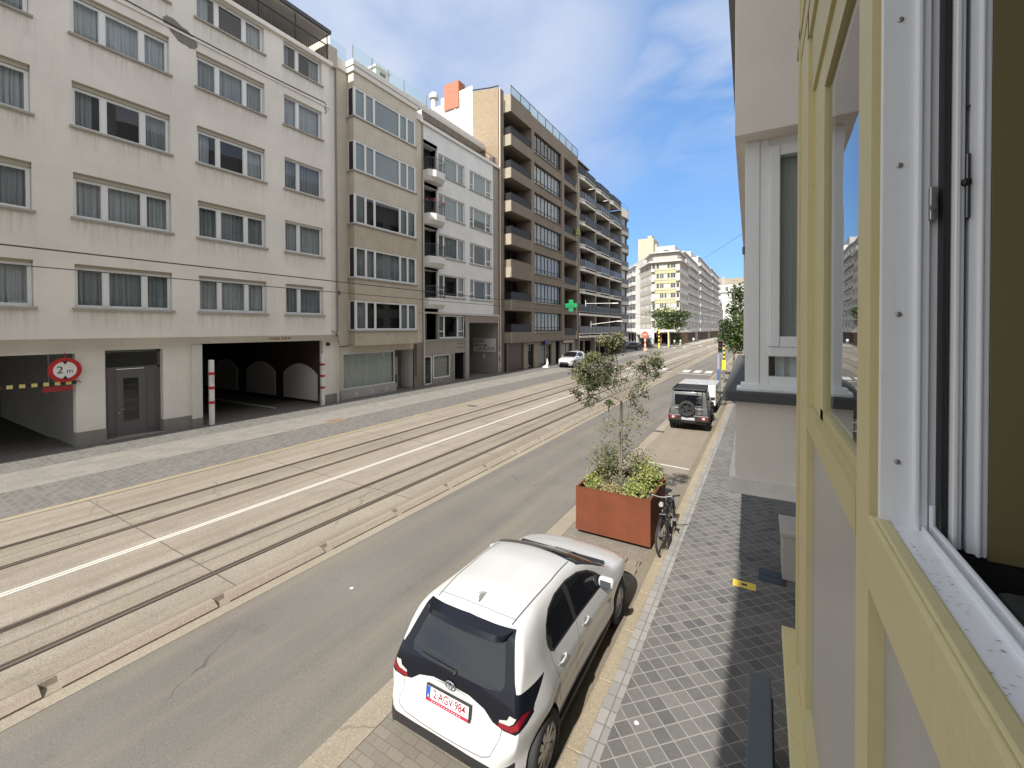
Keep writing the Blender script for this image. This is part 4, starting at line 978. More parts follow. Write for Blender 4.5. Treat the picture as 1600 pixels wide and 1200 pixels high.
facade(bG, 'wall', 7.4, 0, (0,0,0), 2, [(.15,.9,0),(1.3,.75,0),(2.2,1.05,1),(3.4,.6,0),(4.15,.7,0),(5.0,1.3,1),(6.5,.75,0)])
m = MB()
for i in range(NF+1): m.box(-.08,7.48,-.1,.02,Z0+i*FH+.55,Z0+i*FH+.66)
for i in range(NF): m.box(0,.95,-.5,.05,Z0+i*FH+.2,Z0+i*FH+.95); m.box(6.45,7.4,-.5,.05,Z0+i*FH+.2,Z0+i*FH+.95)
m.build('band_course', WP, bG)
facade(bG, 'side_wall', 15, H90, (7.4,0,0), 3, [(.6+i*1.8,1.3,1) for i in range(8)], key='gr')
aL = R(-62); LW = 12
facade(bG, 'side_wall', LW, aL, (-LW*math.cos(aL), -LW*math.sin(aL), 0), 0, [(.5+i*1.45,1.1,1) for i in range(8)], key='gl')
lx, ly = -LW*math.cos(aL), -LW*math.sin(aL)
top = Z0+NF*FH
m = MB(); m.prism([(-.5,-.7),(7.9,-.7),(8.1,15),(lx-.6,ly)], top, top+.45, 0, 'z'); m.prism([(.2,1.2),(6.6,1.2),(6.6,14),(lx+2,ly)], top+.45, top+2.7, 1, 'z')
m.prism([(-.3,.3),(7.2,.3),(7.2,14.6),(lx+1,ly)], top+2.7, top+3.0, 0, 'z'); m.box(2.6,3.8,3,4,top+3.0,top+3.9,2)
m.build('roof', [paint((.42,.405,.38),.7), plaster((.38,.36,.32)), plain((.1,.1,.14),.6)], bG)
for i in range(3): far_win(bG, .8+i*1.9, 1.14, top+.7, 1.5, 1.5, 0, None, 1)
m = MB(); m.tube([(0,-.5,top+1.2),(7.6,-.5,top+1.2),(7.8,14,top+1.2)], .05, 5); m.tube([(0,-.5,top+1.2),(lx,ly,top+1.2)], .05, 5)
for i in range(9): m.box(i*.93,i*.93+.05,-.53,-.47,top+.45,top+1.2)
m.build('roof_railing', WP, bG)
m = MB(); m.wall(.2,7.2,0,Z0,.8,[(.4,2.2,.1,2.9),(2.6,4.6,.1,2.9),(5,6.9,.1,2.9)],.3,0,1,1); m.prism([(0,-.9),(7.4,-.9),(8.2,15),(lx-1.4,ly)], Z0-.25, Z0, 2, 'z')
m.face([(7.3,.8,0),(7.3,15,0),(7.3,15,Z0),(7.3,.8,Z0)],3); m.face([(.2,.8,0),(lx,ly,0),(lx,ly,Z0),(.2,.8,Z0)],3)
m.build('ground_storey', [plaster((.2,.12,.09)), DARKROOM, paint((.6,.58,.52)), plaster((.18,.10,.07))], bG)
tw = thing('tower_block', 'blank pale tower block rising behind the yellow banded corner block', 'building', (-34.5,150,0))
m = MB(); m.box(-3.0,2.2,0,8,0,35.5,0); m.box(-.2,1.2,2,6,35.5,36.8,0); m.box(2.2,2.9,2,8,0,33.6,1); m.build('wall', [plaster((.40,.365,.28),(.28,.25,.2),.2,.3,.2,.6), plaster((.4,.38,.34))], tw)

# terraces that run off behind it on both sides
def row_block(label, loc, rz, W, nf, fh, bays, wallm, balc=True, roof=None, zb=3.6):
    t = thing('apartment_building', label, 'building', loc, rz)
    bw = W/bays; wins = [(i*bw+bw*.12, bw*.5) for i in range(bays)]
    hs = [(x,x+w,zb+f*fh+.5,zb+f*fh+2.2) for f in range(nf) for x, w in wins]
    m = MB(); m.wall(0,W,zb,zb+nf*fh,0,hs,.25,0,1,.3); m.face([(0,0,0),(0,10,0),(0,10,zb+nf*fh),(0,0,zb+nf*fh)],0); m.face([(W,0,0),(W,10,0),(W,10,zb+nf*fh),(W,0,zb+nf*fh)],0)
    m.face([(0,0,zb+nf*fh),(W,0,zb+nf*fh),(W,10,zb+nf*fh),(0,10,zb+nf*fh)],0)
    m.build('wall', [wallm, DARKROOM], t)
    for f in range(nf):
        for j, (x, w) in enumerate(wins):
            lt = (f*3+j*5) % 4 == 0
            far_win(t, x, .05, zb+f*fh+.5, w, 1.7, 0, [WP, CURT if lt else FPANE], 1, 'r%d'%lt)
            if balc:
                k = ('fb', round(bw,2))
                if k not in MESH:
                    q = MB(); q.box(0,bw*.8,-1.0,.0,-.12,.08); q.box(0,bw*.8,-1.0,-.93,.08,.9); q.box(0,.07,-.93,0,.08,.9); q.box(bw*.8-.07,bw*.8,-.93,0,.08,.9); MESH[k] = q.mesh('balcony', WP)
                link('balcony', MESH[k], t, (x-bw*.05,0,zb+f*fh))
    m = MB(); m.wall(0,W,0,zb,.3,[(i*bw+.2,(i+1)*bw-.2,.1,zb-.7) for i in range(bays)],.3,0,1,1.5); m.box(0,W,-.6,.3,zb-.35,zb,2); m.build('ground_storey', [plaster((.3,.26,.22)), DARKROOM, paint((.5,.48,.45))], t)
    m = MB(); m.box(-.2,W+.2,-.5,.4,zb+nf*fh,zb+nf*fh+.4); m.box(1,W-1,2.5,8,zb+nf*fh+.4,zb+nf*fh+2.6); m.build('roof', roof or WP, t)
    return t
row_block('tall white terrace of balconies just past the yellow banded block', (-20.6,135.5,0), H90, 30, 8, 2.95, 8, plaster((.62,.63,.64),(.25,.25,.25),.3))
row_block('second white balcony terrace farther down the left of the street', (-20.2,166,0), H90, 38, 9, 2.95, 9, plaster((.66,.66,.66),(.3,.3,.3),.2))
row_block('third white balcony terrace at the far left end of the street', (-20.0,204.5,0), H90, 44, 9, 3.0, 10, plaster((.6,.61,.63),(.3,.3,.3),.2))
a2 = R(-62)
row_block('white terrace with slab balconies in the side street left of the corner block', (-26.4-50*math.cos(a2)-1, 120-50*math.sin(a2), 0), a2, 37, 7, 2.85, 9, WP)
# closing white building with a mansard at the end of the street
t = thing('hotel_building', 'white six storey building with a grey mansard closing the far end of the street', 'building', (-22.5,262,0))
hs = [(1.6+i*3.1,1.6+i*3.1+1.3,4.6+f*4.1,4.6+f*4.1+2.2) for f in range(6) for i in range(10)]
m = MB(); m.wall(0,36,0,28.5,0,hs,.25,0,1,.4); m.box(-.3,36.3,-.6,.2,24.2,24.8,0); m.box(-.2,36,-.5,.2,3.0,3.6,0); m.box(2,34,-.9,.0,3.6,4.0,2); m.build('wall', [plaster((.46,.455,.44),(.3,.29,.27),.12,.4,.2), DARKROOM, plain((.08,.08,.08))], t)
for q, h in enumerate(hs): far_win(t, h[0], .06, h[2], 1.3, 2.2, 0, [WP, CURT if q % 3 else FPANE], 1, 'e%d'%(q % 3 > 0))
m = MB(); m.prism([(0,28.5),(0.8,32),(35,32),(36,28.5)], .6, 12, 0); m.box(3,4.4,.5,3,28.5,33.2,1); m.box(22,24,.5,3,28.5,33,1); m.build('roof', [plaster((.30,.265,.215)), plaster((.36,.33,.28))], t)
m = MB()
for i in range(9): m.lathe([(.9,-.3),(.9,.3)], (13.5+i*2.5,.4,28.8), 'y', 12, 0, 0, math.pi)
m.build('dormer', WP, t)

# ------------------------------------------------------------------ trees, greenery
def leafcloud(mb, c, rad, n, size, r, m=0, flat=1.0):
    c = Vector(c)
    for i in range(n):
        while True:
            p = Vector((r.gauss(0,.52), r.gauss(0,.52), r.gauss(0,.52)))
            if p.length < 1.45: break
        p = Vector((p.x*rad[0], p.y*rad[1], p.z*rad[2]))
        d = Vector((r.gauss(0,1), r.gauss(0,1), r.gauss(0,.8)*flat)).normalized(); s = size*r.uniform(.6,1.3)
        e = d.cross(Vector((r.gauss(0,1),r.gauss(0,1),r.gauss(0,1)))).normalized()*s*.42
        q = c+p; n2 = d.cross(e).normalized()*s*.12
        mb.face([q-d*s*.5, q+e*.9+n2, q+d*s*.5, q-e*.9+n2], m)
def street_tree(label, x, y, h, cr, n, leaf, lm, seed, z=.09, trunk_h=.38, group=None, squash=.8, name='street_tree'):
    r = random.Random(seed); t = thing(name, label, 'tree', (x,y,z), 0, group)
    m = MB(); th = h*trunk_h; m.tube([(0,0,0),(.03*h*.1,0,th*.5),(0,0,th),(.1,.05,h*.7)], [.022*h,.018*h,.016*h,.006*h], 8)
    cl = []
    for i in range(11):
        a = r.uniform(0,6.28); q = cr*r.uniform(.15,.75); zz = th+(h-th)*r.uniform(.1,.9)
        k = 1-.5*abs((zz-th)/(h-th)-.45)
        c = (q*k*math.cos(a), q*k*math.sin(a), zz); cl.append(c)
        m.tube([(0,0,th*.95),(c[0]*.5,c[1]*.5,(th+zz)*.5),c], [.010*h,.007*h,.003*h], 6)
    m.build('trunk', bark(), t, smooth=True)
    f = MB()
    for c in cl: q = cr*r.uniform(.32,.55); leafcloud(f, c, (q,q,q*squash), n//11, leaf, r, r.randint(0,1))
    f.build('crown', [lm, LEAF2], t)
    return t
LEAF1 = leafmat((.055,.095,.025),(.11,.15,.045), 1.2); LEAF2 = leafmat((.035,.06,.018),(.075,.105,.03), 1.2)
street_tree('broad green tree in front of the yellow banded corner block', -20.3, 112.5, 9.0, 6.0, 2600, .55, LEAF1, 4, .09, .45, None, .55)
street_tree('round dark green street tree behind the traffic light', -2.2, 42.5, 5.3, 1.5, 2600, .22, LEAF1, 8, .09, .42, None, 1.0)
street_tree('taller green tree rising behind the round one on the right', -1.6, 52, 9.2, 2.0, 2600, .26, LEAF1, 11, .09, .35, None, 1.0)
t = thing('hedge_planter', 'dark clipped shrub beside the white billboard', 'shrub', (-24.0,103,.05))
m = MB(); leafcloud(m, (0,0,1.3), (1.6,1.0,1.3), 900, .3, random.Random(2)); m.build('foliage', LEAF2, t); m = MB(); m.bbox(-1.3,1.3,-.6,.6,0,.6,.03); m.build('trough', plain((.1,.08,.06),.8), t)
t = thing('hedge_planter', 'dark bushy shrub under the green tree by the corner shops', 'shrub', (-18.6,114.5,.09))
m = MB(); leafcloud(m, (0,0,1.5), (1.5,1.1,1.6), 900, .3, random.Random(3)); m.build('foliage', LEAF2, t); m = MB(); m.bbox(-1.1,1.1,-.6,.6,0,.6,.03); m.build('trough', plain((.1,.08,.06),.8), t)

# ------------------------------------------------------------------ street furniture at the crossing
YELP = paint((.72,.55,.03), .5, .06)
def banded_pole(name, label, x, y, h, n, z=.09, r=.06):
    t = thing(name, label, 'traffic light', (x,y,z))
    for k in range(n):
        m = MB(); m.tube([(0,0,h*k/n),(0,0,h*(k+1)/n)], r, 10); m.build('pole_band', YELP if k % 2 else BLACK, t)
    return t
t = thing('traffic_light', 'traffic light on a yellow and black banded post by the right pavement', 'traffic light', (-2.68,38.2,.09))
m = MB(); m.tube([(0,0,0),(0,0,1.1)], .07, 10); m.build('lower_post', GREYM, t)
m = MB(); m.bbox(-.14,.14,-.12,.12,.95,1.75,.03); m.build('yellow_box', YELP, t)
for k in range(7):
    m = MB(); m.tube([(0,0,1.75+k*.17),(0,0,1.92+k*.17)], .065, 10); m.build('pole_band', YELP if k % 2 else BLACK, t)
m = MB(); m.bbox(-.42,-.12,-.14,.12,2.35,3.35,.05); hd = m.build('signal_head', BLACK, t)
for k, c in enumerate(((.12,.01,.01),(.12,.07,.01),(.01,.1,.05))):
    m = MB(); m.lathe([(0,-.02),(.09,0)], (-.27,-.145,3.15-k*.3), 'y', 14); l_ = m.build('lens', plain(c,.3), hd)
    m = MB(); m.lathe([(.115,-.16),(.115,0)], (-.27,-.14,3.15-k*.3), 'y', 14, 0, R(-20), R(200)); m.build('visor', BLACK, hd)
t = thing('parking_sign_post', 'grey post with an upright blue and grey panel, bicycle at its foot', 'sign post', (-2.14,27.6,.09))
m = MB(); m.tube([(0,0,0),(0,0,2.6)], .045, 10); m.build('pole', GREYM, t)
m = MB(); m.bbox(-.16,-.04,-.02,.3,1.0,1.9,.01); m.build('blue_panel', plain((.05,.10,.22),.4), t); m = MB(); m.bbox(-.14,-.03,-.02,.3,1.9,2.75,.01); m.build('grey_panel', plain((.26,.25,.32),.5), t)
t = thing('no_entry_sign', 'red round sign on a red and white banded post, seen past the planter tree', 'road sign', (-18.6,79.5,.09))
for k in range(6):
    m = MB(); m.tube([(0,0,k*.5),(0,0,k*.5+.5)], .16, 10); m.build('pole_band', paint((.6,.12,.1),.5) if k % 2 else paint((.7,.5,.48),.5), t)
m = MB(); m.lathe([(0,-.05),(.62,-.05),(.62,.05),(0,.05)], (0,-.2,3.2), 'y', 24); m.build('red_disc', paint((.62,.1,.06),.5), t); m = MB(); m.box(-.34,.34,-.27,-.252,3.1,3.3); m.build('white_bar', WP, t)
m = MB(); m.lathe([(0,-.05),(.35,-.05),(.35,.05),(0,.05)], (.1,-.25,.5), 'y', 20); m.build('lower_disc', paint((.55,.3,.28),.5), t)
t = thing('billboard', 'white advertising board standing in front of the corner block', 'billboard', (-24.3,106,.05), R(12))
m = MB(); m.bbox(-1.6,1.6,-.12,.12,.5,4.2,.04); m.build('panel', paint((.5,.5,.51),.5,.03), t); m = MB(); m.box(-1.3,1.3,-.135,-.12,1.2,1.5,0); m.box(-1.2,.8,-.135,-.12,2.3,2.6,0); m.build('faint_print', plain((.55,.56,.6),.5), t); m = MB(); m.box(-1.2,-.9,-.1,.1,0,.5); m.box(.9,1.2,-.1,.1,0,.5); m.build('leg', GREYM, t)
t = thing('traffic_light', 'traffic light on a yellow and black post by the white billboard', 'traffic light', (-19.6,96.5,.05))
for k in range(9):
    m = MB(); m.tube([(0,0,k*.4),(0,0,k*.4+.4)], .15, 8); m.build('pole_band', YELP if k % 2 == 0 or k < 2 else BLACK, t)
m = MB(); m.bbox(-.5,-.1,-.2,.2,2.4,3.9,.05); m.build('signal_head', BLACK, t)
t = thing('shop_sign_post', 'yellow post carrying a white horizontal sign board under the green tree', 'sign post', (-18.8,103,.05))
m = MB(); m.tube([(0,0,0),(0,0,3.6)], .14, 8); m.build('pole', paint((.65,.58,.3),.5), t); m = MB(); m.bbox(-1.7,1.6,-.1,.1,3.6,4.1,.03); m.build('board', WP, t)
def walker(label, x, y, top, legs, seed, turn):
    """A small distant pedestrian: one continuous skinned body in mid stride."""
    t = thing('person', label, 'person', (x,y,.09), turn)
    me = bpy.data.meshes.new('body'); s = .30
    vs = [(0,0,.95),(0,.0,1.2),(0,.02,1.42),(0,.03,1.52),(0,.05,1.64),(-.19,.02,1.40),(-.25,-.1,1.14),(-.24,-.02,.9),(.19,.02,1.40),(.25,.1,1.14),(.24,.2,.95),(-.1,0,.9),(-.11,.16,.5),(-.11,.2,.06),(.1,0,.9),(.11,-.12,.5),(.11,-.3,.08),(-.11,.32,.03),(.11,-.18,.03)]
    es = [(0,1),(1,2),(2,3),(3,4),(2,5),(5,6),(6,7),(2,8),(8,9),(9,10),(0,11),(11,12),(12,13),(0,14),(14,15),(15,16),(13,17),(16,18)]
    me.from_pydata(vs, es, []); o = link('body', me, t); o.modifiers.new('skin','SKIN'); o.modifiers.new('sub','SUBSURF').levels = 1
    rad = [.15,.15,.16,.065,.105,.075,.05,.04,.075,.05,.04,.1,.07,.05,.1,.07,.05,.045,.045]
    for i, r in enumerate(rad): me.skin_vertices[0].data[i].radius = (r,r*.85)
    me.skin_vertices[0].data[0].use_root = True
    ev = o.evaluated_get(bpy.context.evaluated_depsgraph_get()); nm = bpy.data.meshes.new_from_object(ev); o.modifiers.clear(); o.data = nm
    nm.materials.clear()
    for c in (top, legs, (.45,.3,.22), (.06,.04,.03)): nm.materials.append(plain(c,.8))
    for p in nm.polygons:
        z = p.center.z; p.use_smooth = True
        p.material_index = 3 if z > 1.66 or (z > 1.58 and p.center.y < .03) else 2 if z > 1.47 or (abs(p.center.x) > .2 and z < 1.02) else 0 if z > .93 else 1 if z > .1 else 3
    return t
walker('distant pedestrian in a white top walking on the far pavement by the terrace', -17.3, 133, (.75,.75,.74), (.2,.2,.24), 1, R(20))
walker('distant pedestrian in pale clothes standing at the corner shop', -17.6, 112.0, (.7,.68,.62), (.6,.57,.5), 2, R(-60))
walker('distant pedestrian in dark trousers near the corner block entrance', -18.4, 108.5, (.6,.58,.56), (.05,.05,.06), 3, R(60))

# ------------------------------------------------------------------ overhead wires
WIRE = plain((.03,.03,.032), .6)
def wire(label, pts, r=.012, sag=0.0, group=None):
    m = MB(); P = [Vector(p) for p in pts]; out = []
    for i in range(len(P)-1):
        for k in range(9):
            q = k/8; p = P[i].lerp(P[i+1], q); p.z -= sag*4*q*(1-q); out.append(p)
    m.tube(out, r, 5); o = m.build('overhead_wire', WIRE); return tag(o, label, 'wire', group)
wire('upper thin contact wire crossing the cream block facade over the right hand tram track', [(-8.95,-12,5.62),(-8.95,30,5.6),(-8.95,72,5.6),(-8.95,150,5.6)], .012, .04)
wire('lower thin contact wire over the left hand tram track', [(-12.5,-12,5.72),(-12.5,30,5.7),(-12.5,72,5.7),(-12.5,150,5.7)], .012, .04)
wire('span wire across the street in front of the dark balcony block', [(-21.15,60,7.6),(-12.5,60.5,6.0),(-8.95,60.5,5.9),(-.6,61,8.2)], .015, .1)
wire('pale span wire across the street by the far corner block', [(-21.0,118,9.0),(-10,112,8.4),(3,100,9.2)], .03, .2)
wire('thin cable high across the street before the white building at the end', [(-20,140,24),(-1,60,17)], .025, .6)
for i, (y, z) in enumerate(((55.9,7.9),(58.0,5.0))):
    t = thing('lamp_bracket', ('upper' if i == 0 else 'lower')+' pale street lamp arm fixed to the dark balcony block', 'street lamp', (-21.2,y,z))
    m = MB(); m.tube([(0,0,-.4),(0,0,.5)], .05, 8); m.tube([(0,0,0),(3.0,3.0,.5 if i else .1)], .05, 8); m.build('arm', paint((.6,.6,.58),.5), t)
    m = MB(); m.bbox(2.9,3.7,2.85,3.2,.02 if not i else .42,.16 if not i else .56,.03); m.build('lamp_head', paint((.66,.66,.64),.4), t)
# ------------------------------------------------------------------ neighbouring bay on our own side
BGE = plaster((.80,.745,.69), (.3,.26,.22), .12, .5, .22, .35); BAND = plaster((.82,.79,.75), (.3,.27,.24), .25, 5.0, 1.2, .2)
SLATE = plaster((.085,.09,.092), (.2,.2,.2), .25, 4.0, .4, .4)
bN = thing('apartment_building', 'beige neighbouring bay with a white window and dark stone sill overhanging the right pavement', 'building', (-.27,5.4,0), R(1.35))
WN = paint((.76,.78,.795), .3, .03, 6, 0, 0, .45, .2)
m = MB()
m.face([(0.01,0,2.73),(2.2,0,2.73),(2.2,0,3.6),(0.01,0,3.6)],0); m.face([(0.01,0,2.73),(0.01,7.1,2.73),(0.01,7.1,3.6),(0.01,0,3.6)],0)
m.face([(0.01,0,2.72),(2.2,0,2.72),(2.2,7.1,2.72),(.01,7.1,2.72)],0); m.face([(0.01,7.1,2.72),(2.2,7.1,2.72),(2.2,7.1,6.5),(0.01,7.1,6.5)],0)
m.bbox(0,2.2,-.22,7.15,6.47,26,.006,0)
m.build('wall', [BGE, DARKROOM], bN)
m = MB(); m.bbox(-.05,2.2,-.05,7.12,2.55,2.73,.006); m.build('base_band', BAND, bN)
m = MB(); m.bbox(-.12,2.2,-.13,7.2,3.59,3.7,.012); m.build('sill', SLATE, bN)
# wrap-round white window: corner post, fixed frame, opening light with a small light under it
m = MB()
m.bbox(.10,.24,.02,.16,3.74,6.47,.006); m.bbox(.24,.33,.03,.16,3.74,6.47,.006); m.box(.33,2.2,.04,.14,6.38,6.47); m.bbox(.33,2.2,.03,.15,3.78,3.87,.006); m.bbox(.33,2.2,.02,.15,4.09,4.2,.012)
m.bbox(.33,.43,.0,.14,4.2,6.38,.01); m.box(.43,2.2,.01,.13,6.27,6.38); m.box(.43,2.2,.01,.13,4.2,4.31)
m.bbox(.02,2.2,-.06,.16,3.70,3.745,.01); m.bbox(.06,2.2,-.02,.15,3.745,3.785,.006)
m.bbox(.10,.2,.16,7.0,6.36,6.47,.006); m.bbox(.10,.2,.16,7.0,3.74,3.9,.006); 
for y in (1.6,3.3,5.0,6.9): m.bbox(.10,.2,y-.09,y+.09,3.9,6.36,.006)
wn = m.build('window', WN, bN)
m = MB(); m.face([(.43,.07,4.31),(2.2,.07,4.31),(2.2,.07,6.27),(.43,.07,6.27)]); m.build('pane', GLASS, wn); m = MB(); m.face([(.33,.07,3.87),(2.2,.07,3.87),(2.2,.07,4.09),(.33,.07,4.09)]); m.build('pane', GLASS, wn); m = MB(); m.face([(.15,.16,3.9),(.15,7,3.9),(.15,7,6.36),(.15,.16,6.36)]); m.build('pane', GLASS, wn)
m = MB(); 
cm = curtain_mesh(.34,2.1,2.1,6,.03); cm.build('curtain', fabric((.62,.63,.63)), wn, (0,.16,4.25)); cm2 = curtain_mesh(.4,2.0,.25,8,.02); cm2.build('curtain', fabric((.7,.7,.7)), wn, (0,.16,3.85))
m = MB(); m.face([(.25,1.2,3.7),(2.2,1.2,3.7),(2.2,1.2,6.5),(.25,1.2,6.5)]); m.face([(.2,.16,3.72),(2.2,.16,3.72),(2.2,7,3.72),(.2,7,3.72)]); m.build('room', DARKROOM, bN)
m = MB(); m.prism([(0,6.7),(0,26),(-1.0,26)], -.1, -.05); m.build('edge_flashing', plain((.1,.085,.07),.7), bN)
# brown eaves strip far along the overhang
m = MB(); m.bbox(-.02,.1,6.8,7.05,6.3,6.46,.01); m.build('gutter_end', plain((.2,.18,.16),.6), bN)

# ------------------------------------------------------------------ the building the picture is taken from
YF = paint((.535,.475,.26), .5, .05, 3, 0, 0, .22, .35); YO = paint((.475,.42,.22), .5, .05, 3, 0, 0, .22, .4)
bO = thing('apartment_building', 'our own building with a yellow metal framed bay window in the right foreground', 'building', (.22,0,0))
TANP = paint((.365,.352,.335), .35, .05, 1.5, 0, 0, .4, .25)
def ob(name, mb, mats, parent=None): return mb.build(name, mats, parent or bO)
# local x = world X - .22
m = MB()
m.box(.0,.05,1.30,1.455,2.1,9.0); m.box(.012,.06,1.455,1.475,2.1,9.0); m.box(.03,.1,1.262,1.30,3.95,9); pst = ob('frame_post', m, YF)
m = MB()
m.box(.0,.05,2.95,3.46,2.1,6.6); m.box(-.012,.03,3.46,3.52,2.1,6.7); m.box(.0,.05,3.52,3.80,2.1,6.9); m.box(.03,.07,2.50,2.95,3.95,6.3); ob('frame_post', m, YF)
m = MB()
m.box(.0,.05,-2,3.0,6.05,6.2); m.box(.015,.06,-2,2.9,5.72,6.05); m.box(-.012,.04,-2,3.75,6.35,6.42); m.box(-.005,.04,-2,3.5,6.2,6.35); m.box(.03,.07,1.475,2.5,5.55,5.74); ob('header', m, YO)
m = MB(); m.box(.0,.045,1.475,2.95,3.83,3.945); m.box(.03,.07,1.475,2.6,3.945,4.0); ob('transom', m, YO)
m = MB(); m.bbox(-.003,.055,-3,1.30,3.78,3.955,.006); m.bbox(.005,.03,-3,1.262,3.955,3.965,.004); ob('transom', m, YF)
m = MB(); m.face([(.045,1.455,4.0),(.045,2.6,4.0),(.045,2.6,5.6),(.045,1.455,5.6)]); m.face([(.045,2.5,4.0),(.045,3.0,4.0),(.045,3.0,6.2),(.045,2.5,6.2)]); ob('pane', m, GLASS)
m = MB(); m.face([(.03,-3,2.2),(.03,3.6,2.2),(.03,3.6,3.84),(.03,-3,3.84)]); ob('panel', m, TANP)
m = MB(); m.bbox(-.085,.02,-3,3.86,2.02,2.10,.006); m.box(-.015,.03,-3,3.3,2.10,2.2); ob('lower_ledge', m, YF)
m = MB(); m.bbox(-.06,.3,-3,3.84,1.7,2.02,.01); ob('bay_base', m, plaster((.3,.29,.27)))
m = MB(); m.box(.05,.4,3.62,3.8,2.1,6.9); ob('side_panel', m, YO)
# white upvc reveal and sill of the open light
WU = paint((.76,.785,.81), .32, .03, 5, 0, 0, .45, .22)
m = MB()
m.box(.012,.066,1.25,1.275,3.955,9); m.bbox(.066,.076,1.238,1.275,3.955,9,.003); m.bbox(.076,.090,1.245,1.275,3.95,9,.002); m.box(.09,.104,1.255,1.275,3.95,9); ob('jamb', m, WU)
for z in (3.6+.5,4.43,4.76,5.08,5.42,5.75):
    m = MB(); m.lathe([(0,-.004),(.0025,-.0042),(.003,-.003),(.0055,-.0025),(.006,0)], (.040,1.25,z), 'y', 12); ob('screw', m, STEEL)
m = MB(); m.box(.028,.078,-3,1.25,3.948,3.958); m.bbox(.078,.084,-3,1.25,3.948,3.968,.002); m.box(.084,.094,-3,1.25,3.94,3.95); m.bbox(.094,.104,-3,1.25,3.94,3.972,.003); sl_ = ob('sill', m, WU)
m = MB(); m.box(.0272,.029,-3,1.25,3.957,3.9595); ob('gasket', m, BLACK, sl_)
dr = random.Random(12); m = MB()
for i in range(60):
    yy = 1.22-abs(dr.gauss(0,.35)); xx = .032+dr.random()*.042; a = dr.uniform(-.6,.6); l_ = dr.uniform(.0012,.0045); wd = dr.uniform(.0002,.0004)
    c, s = math.cos(a)*l_, math.sin(a)*l_; m.face([(xx-c,yy-s,3.9585),(xx+wd,yy-wd*3,3.9586),(xx+c,yy+s,3.9585),(xx-wd,yy+wd*3,3.9586)])
ob('dead_midges', m, plain((.25,.24,.23),.9), sl_)['kind'] = 'stuff'
m = MB(); m.tube([(.098,1.247,3.945),(.098,1.247,4.015)], .006, 14); m.box(.092,.104,1.238,1.255,3.925,3.944); ob('hinge', m, WU)
m = MB(); m.bbox(.086,.098,1.233,1.252,4.63,4.70,.002); m.lathe([(0,-.01),(.006,-.01),(.006,0)], (.09,1.235,4.655), 'y', 10); ob('catch_plate', m, STEEL)
# the sash, swung inwards: stepped white edge, hardware groove, yellow outer face
m = MB()
m.bbox(.116,.124,1.2,1.26,3.945,9,.002,0); m.bbox(.124,.131,1.205,1.26,3.945,9,.002,0); m.box(.138,.150,1.205,1.26,3.942,9,0); m.bbox(.150,.158,1.198,1.26,3.938,9,.003,0); m.bbox(.158,.168,1.203,1.26,3.938,9,.003,0)
m.box(.131,.138,1.225,1.26,3.945,9,3); m.box(.104,.112,1.22,1.3,3.934,9,1); m.box(.104,.9,1.205,1.3,3.928,3.936,1)
m.box(.168,.226,1.2,1.26,3.936,9,2); m.box(.226,.9,1.2,1.26,3.936,3.99,2); m.box(.226,.232,1.204,1.26,3.99,9,1)
sash = ob('sash', m, [WU, BLACK, paint((.17,.15,.07),.35,.05,3), plain((.10,.105,.11),.5,.4)])
m = MB(); m.face([(.23,1.23,3.99),(.9,1.23,3.99),(.9,1.23,9),(.23,1.23,9)]); m.build('pane', darkglass((.02,.02,.02)), sash)
m = MB(); m.box(.1315,.1375,1.212,1.226,4.62,5.9,0); m.bbox(.125,.139,1.196,1.215,4.685,4.70,.004,1); m.bbox(.131,.138,1.2,1.215,4.62,4.75,.002,0); m.lathe([(0,-.006),(.003,-.006),(.003,0)], (.1345,1.21,4.845), 'y', 10, 0); m.build('lock_rail', [plain((.16,.165,.17),.35,.8), BLACK], sash)
# room inside
m = MB()
m.face([(.104,-3,3.0),(3.2,-3,3.0),(3.2,1.9,3.0),(.104,1.9,3.0)],0); m.face([(3.2,-3,3),(3.2,1.9,3),(3.2,1.9,6.2),(3.2,-3,6.2)],1); m.face([(.104,1.9,3),(3.2,1.9,3),(3.2,1.9,6.2),(.104,1.9,6.2)],1); m.face([(.104,-3,6.2),(3.2,-3,6.2),(3.2,1.9,6.2),(.104,1.9,6.2)],1); m.face([(.104,-3,3),(.104,1.9,3),(.104,1.9,3.94),(.104,-3,3.94)],1)
m.face([(.104,-3,3),(3.2,-3,3),(3.2,-3,6.2),(.104,-3,6.2)],1)
ob('room', m, [plain((.12,.075,.05),.6), plain((.11,.11,.11),.9)])
m = MB(); m.bbox(.3,.46,-.6,1.6,3.15,3.72,.03); m.bbox(.5,1.5,.2,1.7,3.0,3.5,.06); ob('radiator', m, plain((.16,.155,.15),.6))
# upper wall and the mass of the block behind and above the camera
CNC = plaster((.22,.22,.215), (.1,.1,.1), .6, 3, .8)
m = MB(); m.bbox(.06,.5,-3,4.0,6.9,8.2,.02,1); m.box(.01,.05,-2,3.9,6.42,6.9,1)
m.box(.3,9,-3.0,5.0,8.2,21,0); m.box(.3,9,-3,5.0,0,1.7,0); m.box(.9,9,3.9,5.1,1.7,8.2,0); m.box(3.25,9,-3,5,1.7,8.2,0); m.box(.3,3.25,-3.1,-3.0,1.7,8.2,0)
ob('wall', m, [plaster((.5,.47,.42)), CNC])
